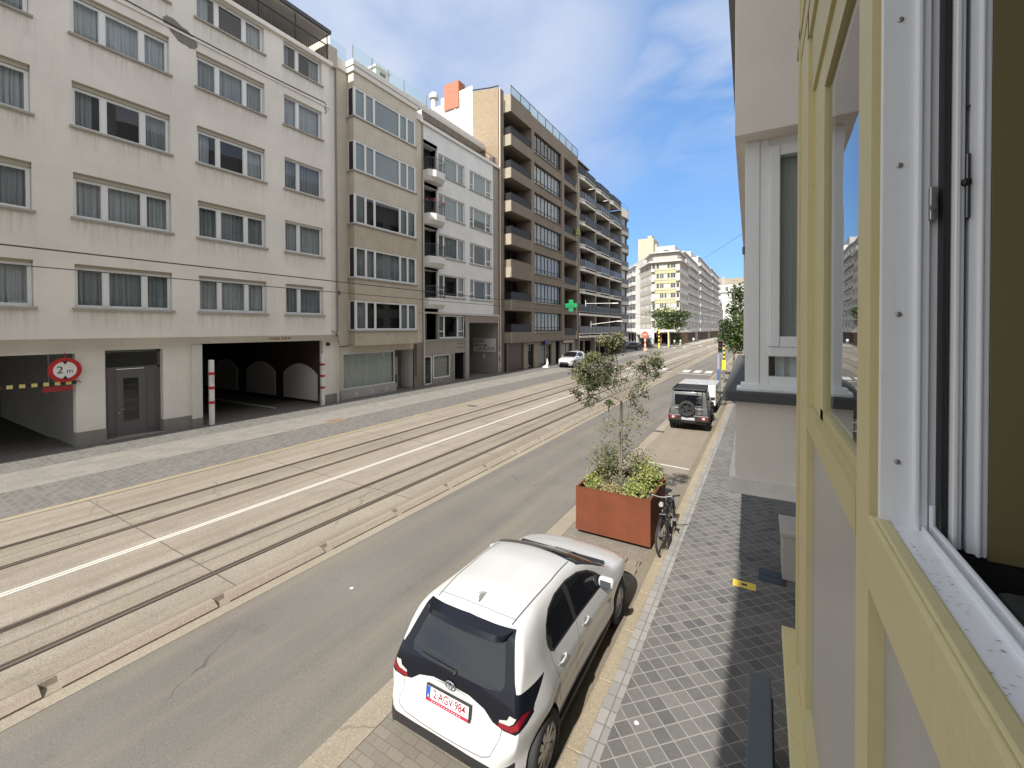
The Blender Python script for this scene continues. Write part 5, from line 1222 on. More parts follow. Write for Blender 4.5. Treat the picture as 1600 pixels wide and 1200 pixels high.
# neighbour on the other side, out of the picture, and the rest of the row beyond the beige bay
m2 = thing('apartment_building', 'row of pale apartment houses continuing our side of the street behind the beige bay', 'building', (.9,58.6,0), R(-90))
m = MB(); hs = [(1+i*3.4,3.2+i*3.4,4+f*3.2,6+f*3.2) for i in range(13) for f in range(5)]
m.wall(0,46,0,21,0,hs,.2,0,1,.5); m.face([(0,0,0),(0,9,0),(0,9,21),(0,0,21)],0); m.face([(46,0,0),(46,9,0),(46,9,21),(46,0,21)],0); m.face([(0,0,21),(46,0,21),(46,9,21),(0,9,21)],0); m.build('wall', [plaster((.55,.53,.49)), DARKROOM], m2)
m3 = thing('apartment_building', 'pale apartment house on our side of the street just behind the camera', 'building', (-.42,-4,0), R(-90))
m = MB(); hs = [(1+i*3.4,3.2+i*3.4,4+f*3.2,6+f*3.2) for i in range(10) for f in range(5)]
m.wall(0,36,0,22,0,hs,.2,0,1,.5) ; m.face([(0,0,0),(0,9,0),(0,9,22),(0,0,22)],0); m.face([(0,0,22),(36,0,22),(36,9,22),(0,9,22)],0); m.build('wall', [plaster((.5,.48,.44)), DARKROOM], m3)
# railing seen past the beige bay
t = thing('balcony_railing', 'white metal frame with dark round fixings seen just left of the beige bay window', 'railing', (-.62,24.5,0))
m = MB(); m.box(-.08,.06,0,.12,3.0,5.6); m.box(.06,.9,.02,.1,5.5,5.6); m.box(.06,.9,.02,.1,4.35,4.42); m.box(.06,.9,.02,.1,3.7,3.76); m.box(.1,.8,.3,.36,3.1,5.4,1); m.build('frame', [paint((.55,.55,.57),.5), plain((.25,.28,.28),.4)], t)
m = MB()
for z in (3.3,4.0,4.7): m.lathe([(0,-.1),(.07,-.09),(.08,0)], (.02,0,z), 'y', 10)
m.build('fixing', BLACK, t)
# things on the shaded pavement
t = thing('meter_cabinet', 'pale box cabinet with a lid low on the shaded house wall', 'cabinet', (.40,8.85,.09))
m = MB(); m.bbox(-.1,.2,-.3,.45,0,.75,.015); m.bbox(-.13,.2,-.33,.48,.75,.83,.015); m.build('cabinet', paint((.5,.48,.43),.6,.06), t)
o = MB(); o.box(-.2,.2,-.22,.22,-.02,.006,0)
for i in range(2): o.box(-.19,.19,-.2+i*.21,-.02+i*.21,.0,.008,1)
tag(o.build('cellar_grate', [plain((.04,.042,.045),.6), plain((.015,.017,.022),.3)], None, (.16,8.55,.09)), 'dark square cellar light set in the pavement beside the pale cabinet', 'grate')
t = thing('pavement_box', 'long slate grey flat topped box standing on the shaded pavement below our window', 'box', (0,0,.09))
m = MB(); m.bbox(-.105,.085,2.2,4.92,0,.82,.012); m.build('box', paint((.085,.10,.11),.5,.05), t); m = MB(); m.box(.085,.1,2.2,4.8,0,.7); m.build('back_flange', BLACK, t)
# ------------------------------------------------------------------ vehicles
def pchip(pts):
    xs = [p[0] for p in pts]; ys = [p[1] for p in pts]; n = len(xs)
    h = [xs[i+1]-xs[i] for i in range(n-1)]; d = [(ys[i+1]-ys[i])/h[i] for i in range(n-1)]
    m = [d[0]]+[0 if d[i-1]*d[i] <= 0 else 2*d[i-1]*d[i]/(d[i-1]+d[i]) for i in range(1,n-1)]+[d[-1]]
    def f(x):
        if x <= xs[0]: return ys[0]
        if x >= xs[-1]: return ys[-1]
        i = max(k for k in range(n-1) if xs[k] <= x); t = (x-xs[i])/h[i]
        return (1+2*t)*(1-t)**2*ys[i]+t*(1-t)**2*h[i]*m[i]+t*t*(3-2*t)*ys[i+1]+t*t*(t-1)*h[i]*m[i+1]
    return f
def inpoly(p, a, b):
    c = False; n = len(p)
    for i in range(n):
        (x1,y1),(x2,y2) = p[i], p[i-1]
        if (y1 > b) != (y2 > b) and a < (x2-x1)*(b-y1)/(y2-y1)+x1: c = not c
    return c
def cutpoly(bm, poly, ax, cond):
    """Score the outline of a polygon (drawn in the plane normal to ax) into the mesh."""
    i0, i1 = [(1,2),(0,2),(0,1)]['xyz'.index(ax)]
    a0, a1 = min(p[0] for p in poly)-.06, max(p[0] for p in poly)+.06; b0, b1 = min(p[1] for p in poly)-.06, max(p[1] for p in poly)+.06
    for k in range(len(poly)):
        p, q = poly[k], poly[(k+1) % len(poly)]
        lo0, hi0 = min(p[0],q[0])-.03, max(p[0],q[0])+.03; lo1, hi1 = min(p[1],q[1])-.03, max(p[1],q[1])+.03
        fs = []
        for f in bm.faces:
            c = f.calc_center_median()
            if lo0 < c[i0] < hi0 and lo1 < c[i1] < hi1 and cond(c): fs.append(f)
        if not fs: continue
        es = {e for f in fs for e in f.edges}; vs = {v for f in fs for v in f.verts}
        co = [0,0,0]; co[i0], co[i1] = p; d = [0,0,0]; d[i0], d[i1] = -(q[1]-p[1]), q[0]-p[0]
        bmesh.ops.bisect_plane(bm, geom=fs+list(es)+list(vs), plane_co=co, plane_no=d, dist=1e-5)
def strip(pts, w):
    """Closed thin polygons along a polyline (door shut lines)."""
    out = []
    for i in range(len(pts)-1):
        p, q = Vector(pts[i]), Vector(pts[i+1]); d = (q-p).normalized(); n = Vector((-d.y,d.x))*w/2; e = d*w*.3
        out.append([tuple(p-e+n), tuple(q+e+n), tuple(q+e-n), tuple(p-e-n)])
    return out
WTYRE = {}
def wheel(parent, loc, r, w, side, rimcol, spokes=8, name='wheel', style=0):
    key = ('wh', r, w, side, rimcol.name, spokes, style)
    if key not in WTYRE:
        t = MB(); s = side
        t.lathe([(r*.68,-w*.42*s),(r*.74,-w*.5*s),(r*.93,-w*.48*s),(r*.985,-w*.40*s),(r,-w*.3*s),(r,w*.3*s),(r*.985,w*.40*s),(r*.93,w*.48*s),(r*.74,w*.5*s),(r*.66,w*.44*s),(r*.64,0),(r*.68,-w*.42*s)], ax='x', n=36)
        m = MB(); o = w*.40*s
        m.lathe([(r*.62,0),(r*.68,o),(r*.70,o+.012*s),(r*.66,o+.004*s),(r*.61,o-.03*s)], ax='x', n=36)
        m.lathe([(0,o+.0*s),(r*.13,o+.0*s),(r*.16,o-.015*s),(r*.2,o-.03*s)], ax='x', n=20)
        m.lathe([(0,o-.075*s),(r*.66,o-.07*s)], ax='x', n=24, m=1)
        for k in range(spokes):
            a = 2*math.pi*k/spokes; ca, sa = math.cos(a), math.sin(a); u = (0,ca,sa); v = (0,-sa,ca); w1, w2 = r*.075, r*.13
            P = lambda rr, ww, x: (x, rr*ca-ww*sa, rr*sa+ww*ca)
            q = [P(r*.12,-w1,o-.006*s),P(r*.65,-w2*(.6 if style else 1),o-.01*s),P(r*.65,w2*.55,o-.01*s),P(r*.12,w1,o-.006*s)]
            b = [(x-.03*s,y,z) for x,y,z in q]; m.face(q); 
            for i in range(4): j = (i+1) % 4; m.face([q[i],q[j],b[j],b[i]])
        WTYRE[key] = (t.mesh('tyre', RUBBER, True), m.mesh('rim', [rimcol, plain((.015,.015,.016),.7)]))
        smooth_by_angle(WTYRE[key][1], 30)
    o = link(name, None, parent, loc); link('tyre', WTYRE[key][0], o); link('rim', WTYRE[key][1], o); return o
SILV = plain((.42,.425,.43), .32, .7); BLKG = plain((.006,.007,.011), .14, 0, 0, .35); CARGL = plain((.006,.007,.009), .03, 0, 0, .22); CARGR = darkglass((.012,.014,.017), .02); TRIM = plain((.018,.018,.019), .45); GAP = plain((.05,.05,.052), .8)
REDL = plain((.17,.004,.010), .12, 0, .8); CLRL = plain((.55,.53,.5), .12, .3, .8); CHROME = plain((.6,.6,.61), .12, 1.0)

def hatchback():
    top = pchip([(0,.50),(.012,.58),(.035,.625),(.10,.655),(.135,.70),(.15,.80),(.168,.90),(.20,1.0),(.285,1.14),(.385,1.29),(.455,1.385),(.51,1.43),(.66,1.46),(1.0,1.495),(1.5,1.495),(1.85,1.465),(2.1,1.405),(2.35,1.29),(2.6,1.145),(2.82,1.01),(2.92,.975),(3.2,.935),(3.5,.865),(3.7,.78),(3.82,.70),(3.89,.60),(3.93,.52),(3.94,.48)])
    crown = pchip([(0,.02),(.14,.03),(.2,.055),(.4,.05),(.8,.065),(2.0,.07),(2.5,.06),(2.9,.05),(3.4,.08),(3.94,.04)])
    bot = pchip([(0,.40),(.05,.30),(.3,.24),(.9,.2),(2.8,.2),(3.5,.2),(3.85,.24),(3.94,.36)])
    wid = pchip([(0,.60),(.03,.67),(.09,.735),(.2,.79),(.42,.85),(.62,.872),(1.0,.832),(1.5,.822),(2.2,.838),(2.7,.858),(3.1,.868),(3.4,.845),(3.65,.77),(3.82,.66),(3.90,.54),(3.94,.42)])
    side = pchip([(.18,.90),(.26,.94),(.40,.985),(.52,.970),(.62,.982),(.74,1.0),(.86,.968),(.96,.925),(1.05,.885),(1.2,.83),(1.32,.77),(1.42,.695),(1.5,.63)])
    ys = sorted(set([0,.004,.012,.022,.035,.05,.075,.1,.12,.135,.142,.15,.158,.168,.18]+[.2+.0235*i for i in range(12)]+[.48+.055*i for i in range(61)]+[3.84,3.86,3.88,3.9,3.912,3.925,3.934,3.94]))
    def section(y):
        T, B, W = top(y), bot(y), wid(y); E = T-crown(y); r = min(.06,(E-B)*.3); X = lambda z: W*side(max(.18,min(1.5,z)))
        pts = []; n = 26
        for i in range(n): z = B+(E-r-B)*i/(n-1); pts.append((X(z), z))
        xe = X(E); xt = xe-r*1.1
        tz = lambda x: E+(T-E)*(1-min(1,(abs(x)/xe))**2.3)
        p0, p1, p2 = pts[-1], (X(E)*.995, E+.006), (xt, tz(xt))
        for i in range(1,7): t = i/6; pts.append(((1-t)**2*p0[0]+2*t*(1-t)*p1[0]+t*t*p2[0], (1-t)**2*p0[1]+2*t*(1-t)*p1[1]+t*t*p2[1]))
        for i in range(1,15): x = xt*(1-i/14); pts.append((x, tz(x)))
        return pts
    rows = []
    for y in ys:
        h = section(y); rows.append([(x,y,z) for x, z in h]+[(-x,y,z) for x, z in reversed(h[:-1])])
    m = MB(); m.grid(rows); m.face(list(reversed(rows[0]))); m.face(rows[-1])
    me = m.mesh('tmp', [GAP]); bm = bmesh.new(); bm.from_mesh(me); bpy.data.meshes.remove(me)
    bmesh.ops.remove_doubles(bm, verts=bm.verts, dist=1e-5); bmesh.ops.recalc_face_normals(bm, faces=bm.faces)
    SX = lambda c: abs(c.x) > .5; RE = lambda c: c.y < .85; FR = lambda c: c.y > 2.9; TP = lambda c: c.z > .8
    circ = lambda cy, r: [(cy+r*math.cos(2*math.pi*k/32), .315+r*math.sin(2*math.pi*k/32)) for k in range(32)]
    sideout = [(.84,1.10),(.875,1.035),(.95,.99),(1.3,.968),(1.9,.942),(2.50,.918),(2.585,.925),(2.53,.985),(2.34,1.13),(2.15,1.24),(1.9,1.325),(1.6,1.368),(1.28,1.372),(1.06,1.335),(.92,1.255),(.85,1.17)]
    gl_r = [(.865,1.10),(.895,1.05),(.96,1.012),(1.3,.99),(1.52,.980),(1.47,1.35),(1.28,1.352),(1.07,1.317),(.935,1.24),(.873,1.165)]
    gl_f = [(1.60,.976),(1.9,.965),(2.40,.942),(2.47,.96),(2.32,1.11),(2.13,1.22),(1.89,1.303),(1.58,1.346)]
    def sym(p): return p+[(-x,z) for x, z in reversed(p)]
    blk = sym([(.0,.885),(.22,.88),(.40,.835),(.50,.765),(.62,.74),(.74,.75),(.80,.80),(.84,.88),(.83,.96),(.79,.995),(.70,1.02),(.66,1.10),(.605,1.25),(.565,1.36),(.54,1.40),(0,1.415)])
    rgl = sym([(.0,.985),(.40,.99),(.545,1.01),(.57,1.06),(.525,1.20),(.48,1.325),(.45,1.345),(0,1.36)])
    wedge = [(.0,.80),(.24,.80),(.36,.87),(.64,1.005),(.45,1.012),(.2,1.03),(.0,1.03)]
    lred = [(.56,.752),(.70,.757),(.765,.80),(.80,.87),(.765,.885),(.73,.83),(.68,.80),(.56,.79)]; lclr = [(.57,.795),(.675,.805),(.715,.835),(.735,.875),(.67,.88),(.65,.84),(.57,.815)]
    bump = sym([(.0,.49),(.58,.50),(.74,.52),(.74,.25),(0,.25)])
    ws = sym([(.0,2.0),(.50,1.96),(.60,1.98),(.66,2.2),(.72,2.50),(.745,2.72),(.70,2.78),(.4,2.86),(0,2.89)])
    wsg = sym([(.0,2.03),(.49,1.99),(.575,2.01),(.63,2.2),(.69,2.50),(.70,2.66),(.4,2.76),(0,2.79)])
    gr = sym([(.0,.56),(.35,.58),(.50,.50),(.56,.34),(.40,.27),(0,.26)]); hl = [(.42,.66),(.60,.69),(.80,.80),(.74,.83),(.55,.76),(.42,.71)]
    gaps_s = strip([(1.56,.97),(1.54,.80),(1.50,.55),(1.50,.26)],.007)+strip([(.87,1.035),(.86,.95),(.89,.85),(.98,.62),(1.0,.5),(1.02,.26)],.007)+strip([(2.60,.92),(2.66,.8),(2.68,.5),(2.66,.26)],.007)
    gaps_r = [q for s in (1,-1) for q in strip([(s*.60,.745),(s*.585,.66),(s*.55,.58),(s*.46,.54),(s*.2,.525),(0,.522)],.007)]
    gaps_t = strip([(-.49,.625),(-.3,.605),(0,.598),(.3,.605),(.49,.625)],.006)+[q for s in (1,-1) for q in strip([(s*.475,.56),(s*.50,.9),(s*.515,1.4),(s*.51,1.93)],.014)]
    fuel = []
    for cy in (.585,3.14): cutpoly(bm, circ(cy,.352), 'x', SX)
    for p in [sideout,gl_r,gl_f,wedge]+gaps_s: cutpoly(bm, p, 'x', SX)
    for p in [blk,rgl,bump]+gaps_r+[lred,lclr,[(-x,z) for x,z in lred],[(-x,z) for x,z in lclr]]: cutpoly(bm, p, 'y', RE)
    for p in [ws,wsg]+gaps_t: cutpoly(bm, p, 'z', TP)
    for p in [gr,hl,[(-x,z) for x,z in hl]]: cutpoly(bm, p, 'y', FR)
    def cls(f):
        c = f.calc_center_median(); n = f.normal; ax = abs(c.x)
        if ax > .5 and (inpoly(circ(.585,.352),c.y,c.z) or inpoly(circ(3.14,.352),c.y,c.z)): return 'hole'
        if ax > .45 and abs(n.x) > .35:
            s = 'R' if c.x > 0 else 'L'
            if inpoly(gl_r,c.y,c.z): return 'rear_side_window'+s
            if inpoly(gl_f,c.y,c.z): return 'front_side_window'+s
            if inpoly(sideout,c.y,c.z): return 'trim'
        if c.y < .62 and inpoly(lred,ax,c.z) and (n.y < -.1 or ax > .7): return 'red'+('R' if c.x > 0 else 'L')
        if c.y < .62 and inpoly(lclr,ax,c.z) and (n.y < -.1 or ax > .7): return 'clr'+('R' if c.x > 0 else 'L')
        if c.y < .6 and n.y < -.28 and inpoly(rgl,c.x,c.z): return 'rear_window'
        if c.y < .53 and n.y < -.2 and inpoly(blk,c.x,c.z): return 'tailgate_panel'
        if ax > .66 and c.y < .62 and inpoly(wedge,c.y,c.z): return 'tailgate_panel'
        if c.y < .3 and inpoly(bump,c.x,c.z) and n.y < -.2: return 'rear_bumper'
        if c.z > .8 and 1.9 < c.y < 3 and abs(n.x) < .75:
            if inpoly(wsg,c.x,c.y): return 'windscreen'
            if inpoly(ws,c.x,c.y): return 'trim'
        if c.y > 3.0 and inpoly(gr,c.x,c.z): return 'grille'
        if c.y > 2.95 and inpoly(hl,ax,c.z): return 'head'+('R' if c.x > 0 else 'L')
        if ax > .6 and any(inpoly(q,c.y,c.z) for q in gaps_s): return 'gap'
        if c.y < .35 and n.y < -.1 and any(inpoly(q,c.x,c.z) for q in gaps_r): return 'gap'
        if c.z > 1.3 and any(inpoly(q,c.x,c.y) for q in gaps_t): return 'gap'
        return 'body'
    groups = {}
    for f in bm.faces: groups.setdefault(cls(f), []).append(f)
    def piece(keys, name, mats, parent, off=0.0):
        m = MB(); idx = {}
        for mi, k in enumerate(keys):
            for f in groups.get(k, []):
                ids = []
                for v in f.verts:
                    if v.index not in idx: idx[v.index] = len(m.v); m.v.append(tuple(v.co+v.normal*off))
                    ids.append(idx[v.index])
                m.f.append(tuple(ids)); m.m.append(mi)
        if not m.f: return None
        me = m.mesh(name, mats, True); smooth_by_angle(me, 50); return link(name, me, parent)
    bm.verts.index_update(); bm.normal_update()
    root = thing('parked_car', 'white hatchback with black tailgate parked in the foreground, plate 2-AGV-984', 'car', (-2.635,3.08,0), R(.6))
    PW = carpaint((.46,.46,.457))
    body = piece(['body','gap','trim'], 'body', [PW, GAP, TRIM], root)
    m = MB()
    for cy in (.585,3.14):
        for s in (1,-1):
            m.grid([[(.50*s,cy+.352*math.cos(a),.315+.352*math.sin(a)),(wid(cy+.352*math.cos(a))*side(max(.19,.315+.352*math.sin(a)))*.992*s,cy+.352*math.cos(a),.315+.352*math.sin(a))] for a in [2*math.pi*k/32 for k in range(33)]]); m.lathe([(0,.5*s),(.352,.5*s)], (0,cy,.315), 'x', 24, 0)
    m.box(-.8,.8,.2,3.7,.16,.22); m.build('underbody', TRIM, body)
    for s in 'RL':
        piece(['rear_side_window'+s], 'side_window', CARGL, root, .001); piece(['front_side_window'+s], 'side_window', CARGL, root, .001)
        l_ = piece(['red'+s], 'tail_light', REDL, root, .004); piece(['clr'+s], 'clear_lens', CLRL, l_, .006); piece(['head'+s], 'headlight', CLRL, root, .003)
    piece(['tailgate_panel'], 'tailgate_panel', BLKG, root, .002); rw = piece(['rear_window'], 'rear_window', CARGR, root, .0)
    rb = piece(['rear_bumper'], 'rear_bumper', TRIM, root, .004); wsn = piece(['windscreen'], 'windscreen', CARGL, root); piece(['grille'], 'grille', TRIM, root, .002)
    bm.free()
    for s in (1,-1):
        m = MB(); m.bbox(s*.60-.05 if s > 0 else -.65, .65 if s > 0 else -.55, -.004+.02, .05, .40, .435, .005); m.build('reflector', REDL, rb)
    # spoiler lip, aerial fin, wiper, badge, handles, mirrors, plate
    m = MB(); rows = []
    for i in range(25):
        x = -.525+1.05*i/24; c = 1-(x/.525)**2; e = 1-abs(x/.525)**14; yb = .465+.03*(1-c)
        rows.append([(x,yb,1.408+.022*c),(x,yb-.11*e-.02*c,1.385*e+1.408*(1-e)+.022*c),(x,yb-.135*e-.03*c,1.345*e+1.406*(1-e)+.02*c),(x,yb-.10*e,1.325*e+1.404*(1-e)+.012*c),(x,yb,1.33*e+1.402*(1-e)+.012*c)])
    m.grid(rows, 0, False); m.face(rows[0]); m.face(rows[-1]); sme = m.mesh('spoiler', BLKG, True, True); smooth_by_angle(sme, 30); link('spoiler', sme, root)
    m = MB(); m.prism([(.62,1.468),(.80,1.474),(.74,1.50),(.66,1.535),(.63,1.53)], -.022, .022, 0, 'x'); fin = m.build('aerial_fin', carpaint((.46,.46,.457)), root)
    m = MB(); m.tube([(.03,.20,.985),(.03,.185,1.01)], .02, 10); m.tube([(.03,.186,1.015),(-.18,.19,1.022),(-.42,.206,1.03)], [.010,.009,.006], 8); m.build('wiper', TRIM, rw)
    m = MB(); m.tube([(.3,2.86,1.012),(-.1,2.80,1.045),(-.5,2.70,1.06)], .009, 6); m.tube([(-.1,2.9,1.0),(.25,2.83,1.035),(.55,2.70,1.05)], .009, 6); m.box(-.68,.68,2.83,2.90,.97,.998); m.build('wiper', TRIM, wsn)
    m = MB()
    for rx_, rz_ in ((.062,.043),(.022,.036)): m.tube([(rx_*math.cos(2*math.pi*k/24),.156,.885+rz_*math.sin(2*math.pi*k/24)) for k in range(25)], .006, 6)
    m.tube([(.045*math.cos(2*math.pi*k/24),.154,.903+.017*math.sin(2*math.pi*k/24)) for k in range(25)], .005, 6); m.build('badge', CHROME, root)
    m = MB(); m.tube([(-.48,.20,.80),(-.3,.172,.853),(-.1,.160,.872),(.1,.160,.872),(.3,.172,.853),(.48,.20,.80)], .006, 6); m.build('chrome_strip', CHROME, root)
    for s in (1,-1):
        for y_, z_ in ((.98,.86),(1.70,.84)):
            x_ = (wid(y_)*side(z_))*s
            m = MB(); m.tube([(x_+.004*s,y_-.02,z_),(x_+.024*s,y_+.02,z_+.005),(x_+.024*s,y_+.13,z_-.003),(x_+.004*s,y_+.17,z_-.008)], [.010,.012,.012,.010], 8)
            h = m.build('door_handle', carpaint((.46,.46,.457)), root, smooth=True)
            q = MB(); q.lathe([(0,.004*s),(.045,.0)], (x_-.001*s,y_+.07,z_-.004), 'x', 16); q.build('handle_bowl', plain((.4,.4,.4),.5), h)
        x_ = wid(2.42)*side(.95)*s
        m = MB(); m.bbox(min(x_-.02*s,x_+.19*s), max(x_-.02*s,x_+.19*s), 2.33,2.45,.94,1.07,.045,0,3); m.bbox(min(x_,x_+.12*s), max(x_,x_+.12*s), 2.36,2.42,.925,.955,.01,1)
        mi = m.build('mirror', [carpaint((.46,.46,.457)), TRIM], root, smooth=True)
        m = MB(); m.box(min(x_+.02*s,x_+.16*s), max(x_+.02*s,x_+.16*s), 2.322,2.331,.96,1.05); m.build('mirror_glass', darkglass((.05,.06,.07)), mi)
    pl_ = link('licence_plate', None, root, (0,.118,.762), (R(-8),0,0)); 
    m = MB(); m.bbox(-.27,.27,-.012,.012,-.085,.068,.004,0); m.box(-.256,.256,-.015,-.011,-.048,.056,1); m.box(-.256,-.208,-.0165,-.0148,-.048,.056,2); m.box(-.256,.256,-.0155,-.011,-.078,-.052,3)
    me = m.mesh('licence_plate', [TRIM, paint((.76,.76,.76),.4,.02), plain((.01,.08,.42),.4), plain((.42,.02,.05),.4)]); bpy.data.objects.remove(pl_)
    pl_ = link('licence_plate', me, root, (0,.118,.762), (R(-8),0,0))
    PR = plain((.22,.015,.03), .5)
    link('lettering', text_mesh('2\u00b7AGV\u00b7984', .108, PR, .0006, sx=.80, bold=.0022), pl_, (.024,-.0158,.004), (H90,0,0))
    link('lettering', text_mesh('B', .03, plain((.8,.8,.8),.5), .0005), pl_, (-.232,-.0172,-.03), (H90,0,0))
    m = MB()
    for k in range(12): m.box(-.19+k*.031,-.175+k*.031,-.0162,-.0154,-.069,-.061)
    m.build('frame_print', plain((.65,.5,.52),.5), pl_)
    for cy in (.585,3.14):
        for s in (1,-1): wheel(root, (s*(.872 if cy < 1 else .862)-s*.105,cy,.312), .312, .19, s, SILV, 10)
    return root
yaris = hatchback()

def recolour(t, col, skip=()):
    for o in [t]+list(t.children_recursive):
        for sl_ in getattr(o, 'material_slots', []):
            if sl_.material and sl_.material.name.startswith('car_paint'): sl_.link = 'OBJECT'; sl_.material = carpaint(col)
def far_car(loc, rz, label, col, scale=(1,1,1), drop_plate=True):
    c = dup(yaris, loc, rz, label, None, scale)
    for ch in list(c.children):
        if ch.name.startswith(('licence_plate','badge')):
            for q in list(ch.children_recursive): bpy.data.objects.remove(q)
            bpy.data.objects.remove(ch)
    if col: recolour(c, col)
    return c
far_car((-18.7,47.4,.09), R(179), 'white family car parked on the left pavement, partly behind the planter tree', None, (1.06,1.15,1.18))
far_car((-21.5,88,0), R(120), 'dark car turning at the junction behind the planter tree', (.02,.022,.026), (1.05,1.1,1.1))
far_car((-24.0,93,0), R(118), 'second dark car waiting at the junction beside the rounded corner block', (.06,.065,.075), (1.05,1.1,1.1))
far_car((-26.5,99,0), R(100), 'pale car farther back in the side street', (.5,.5,.5), (1.05,1.1,1.1))
far_car((-12.5,170,.09), R(180), 'grey car driving towards us far down the left tram lane', (.16,.18,.19), (1.1,1.15,1.2))
far_car((-9.4,190,.09), R(180), 'white car behind the grey one far down the street', None, (1.1,1.2,1.4))
far_car((-6.0,205,.0), R(180), 'pale car at the very end of the asphalt lane', (.6,.6,.58), (1.1,1.2,1.3))

# ---- dark boxy off-roader
jt = thing('parked_off_roader', 'boxy grey off-roader with spare wheel, ladder and roof rack parked ahead of the planter', 'car', (-2.71,19.3,0), R(2))
JG = carpaint((.085,.09,.09), .35)
m = MB(); m.bbox(-.74,.74,.10,3.35,.48,1.04,.05); 
def frustum(mb, b, t_, z0, z1, mi=0):
    (x0,x1,y0,y1), (X0,X1,Y0,Y1) = b, t_; p = [(x0,y0,z0),(x1,y0,z0),(x1,y1,z0),(x0,y1,z0),(X0,Y0,z1),(X1,Y0,z1),(X1,Y1,z1),(X0,Y1,z1)]
    bm = bmesh.new(); vs = [bm.verts.new(q) for q in p]
    for q in ((0,3,2,1),(4,5,6,7),(0,1,5,4),(1,2,6,5),(2,3,7,6),(3,0,4,7)): bm.faces.new([vs[i] for i in q])
    bmesh.ops.bevel(bm, geom=bm.edges[:], offset=.035, segments=2, affect='EDGES', profile=.5); mb.add(bm, mi); bm.free()
frustum(m, (-.73,.73,.10,2.25), (-.655,.655,.17,1.95), 1.0, 1.68); m.bbox(-.66,.66,2.2,3.36,.98,1.1,.05)
jb = m.build('body', JG, jt, smooth=True); smooth_by_angle(jb.data, 40)
m = MB(); m.bbox(-.60,.60,.075,.11,.55,1.0,.02); m.build('rear_door', JG, jt)
m = MB(); m.bbox(-.56,.44,.09,.16,1.10,1.56,.03); 
jw = m.build('rear_window', CARGL, jt); jw.rotation_euler = (0,0,0)
for s in (1,-1):
    for y0_, y1_, z0_, z1_ in ((.42,1.0,1.1,1.52),(1.1,1.95,1.06,1.54)):
        m = MB(); xa = lambda z: .73-.075*(z-1.0)/.68
        y1t = y1_-(.18 if y1_ > 1.5 else 0)
        q = [(y0_,z0_),(y1_,z0_),(y1t,z1_),(y0_,z1_)]
        m.face([((xa(z)+.006)*s,y,z) for y, z in q]); m.build('side_window', CARGL, jt)
    for cy in (.60,2.85):
        m = MB(); rows = []
        for k in range(15):
            a = math.pi*k/14; rows.append([(s*.70,cy+.40*math.cos(a),.36+.42*math.sin(a)),(s*.815,cy+.44*math.cos(a),.36+.46*math.sin(a)),(s*.82,cy+.48*math.cos(a),.36+.52*math.sin(a)),(s*.73,cy+.52*math.cos(a),.36+.56*math.sin(a))])
        m.grid(rows); m.lathe([(0,.5*s),(.4,.5*s)], (0,cy,.4), 'x', 20); m.build('wheel_flare', TRIM, jt)
        wheel(jt, (s*.70,cy,.345), .345, .2, s, plain((.05,.05,.052),.4), 5)
    m = MB(); m.bbox(min(s*.74,s*.92), max(s*.74,s*.92), 1.93,2.03,1.10,1.26,.03); m.build('mirror', TRIM, jt)
    m = MB(); m.bbox(s*.60-.16, s*.60+.16, -.035,.0,.54,.66,.01,0); m.box(s*.60-.055,s*.60+.045,-.0365,-.034,.555,.645,1); tl = m.build('tail_light', [REDL, CLRL], jt)
m = MB(); m.bbox(-.81,.81,-.03,.2,.44,.72,.04); m.box(-.7,.7,.1,3.3,.33,.5); m.bbox(-.3,.3,.0,.1,.38,.46,.02); m.build('bumper', TRIM, jt)
m = MB(); m.bbox(-.27,.25,-.045,-.028,.50,.61,.004); m.build('licence_plate', plain((.33,.34,.36),.4), jt)
sp = link('spare_wheel', None, jt, (-.06,-.03,.97), (0,0,R(-90)))
w_ = wheel(jt, (0,0,0), .335, .2, 1, plain((.03,.03,.032),.25), 5, 'spare_wheel', 1); bpy.data.objects.remove(sp); w_.location = (-.06,-.03,.98); w_.rotation_euler = (0,0,R(-90))
m = MB()
for x in (.33,.53): m.tube([(x,.01,.70),(x,.03,1.1),(x,.10,1.66),(x,.2,1.75)], .014, 6)
for z in (.78,.94,1.10,1.26,1.42,1.56): m.tube([(.33,.02+(z-.8)*.09,z),(.53,.02+(z-.8)*.09,z)], .012, 6)
m.bbox(.38,.5,-.0,.06,1.2,1.5,.02); m.build('ladder', TRIM, jt)
m = MB(); m.bbox(-.66,.66,.12,1.75,1.73,1.76,.01); 
for x in (-.66,.62): m.bbox(x,x+.04,.1,1.78,1.76,1.83,.012)
m.bbox(-.66,.66,.1,.14,1.76,1.80,.01); m.bbox(-.66,.66,1.74,1.78,1.76,1.83,.01)
for i in range(9): m.box(-.62,.62,.2+i*.17,.24+i*.17,1.76,1.785)
for x in (-.6,.56):
    for y in (.3,1.0,1.6): m.box(x,x+.04,y,y+.04,1.64,1.74)
m.build('roof_rack', TRIM, jt)
m = MB(); m.box(-.5,-.32,.066,.08,.90,.94); m.build('model_badge', BLACK, jt)

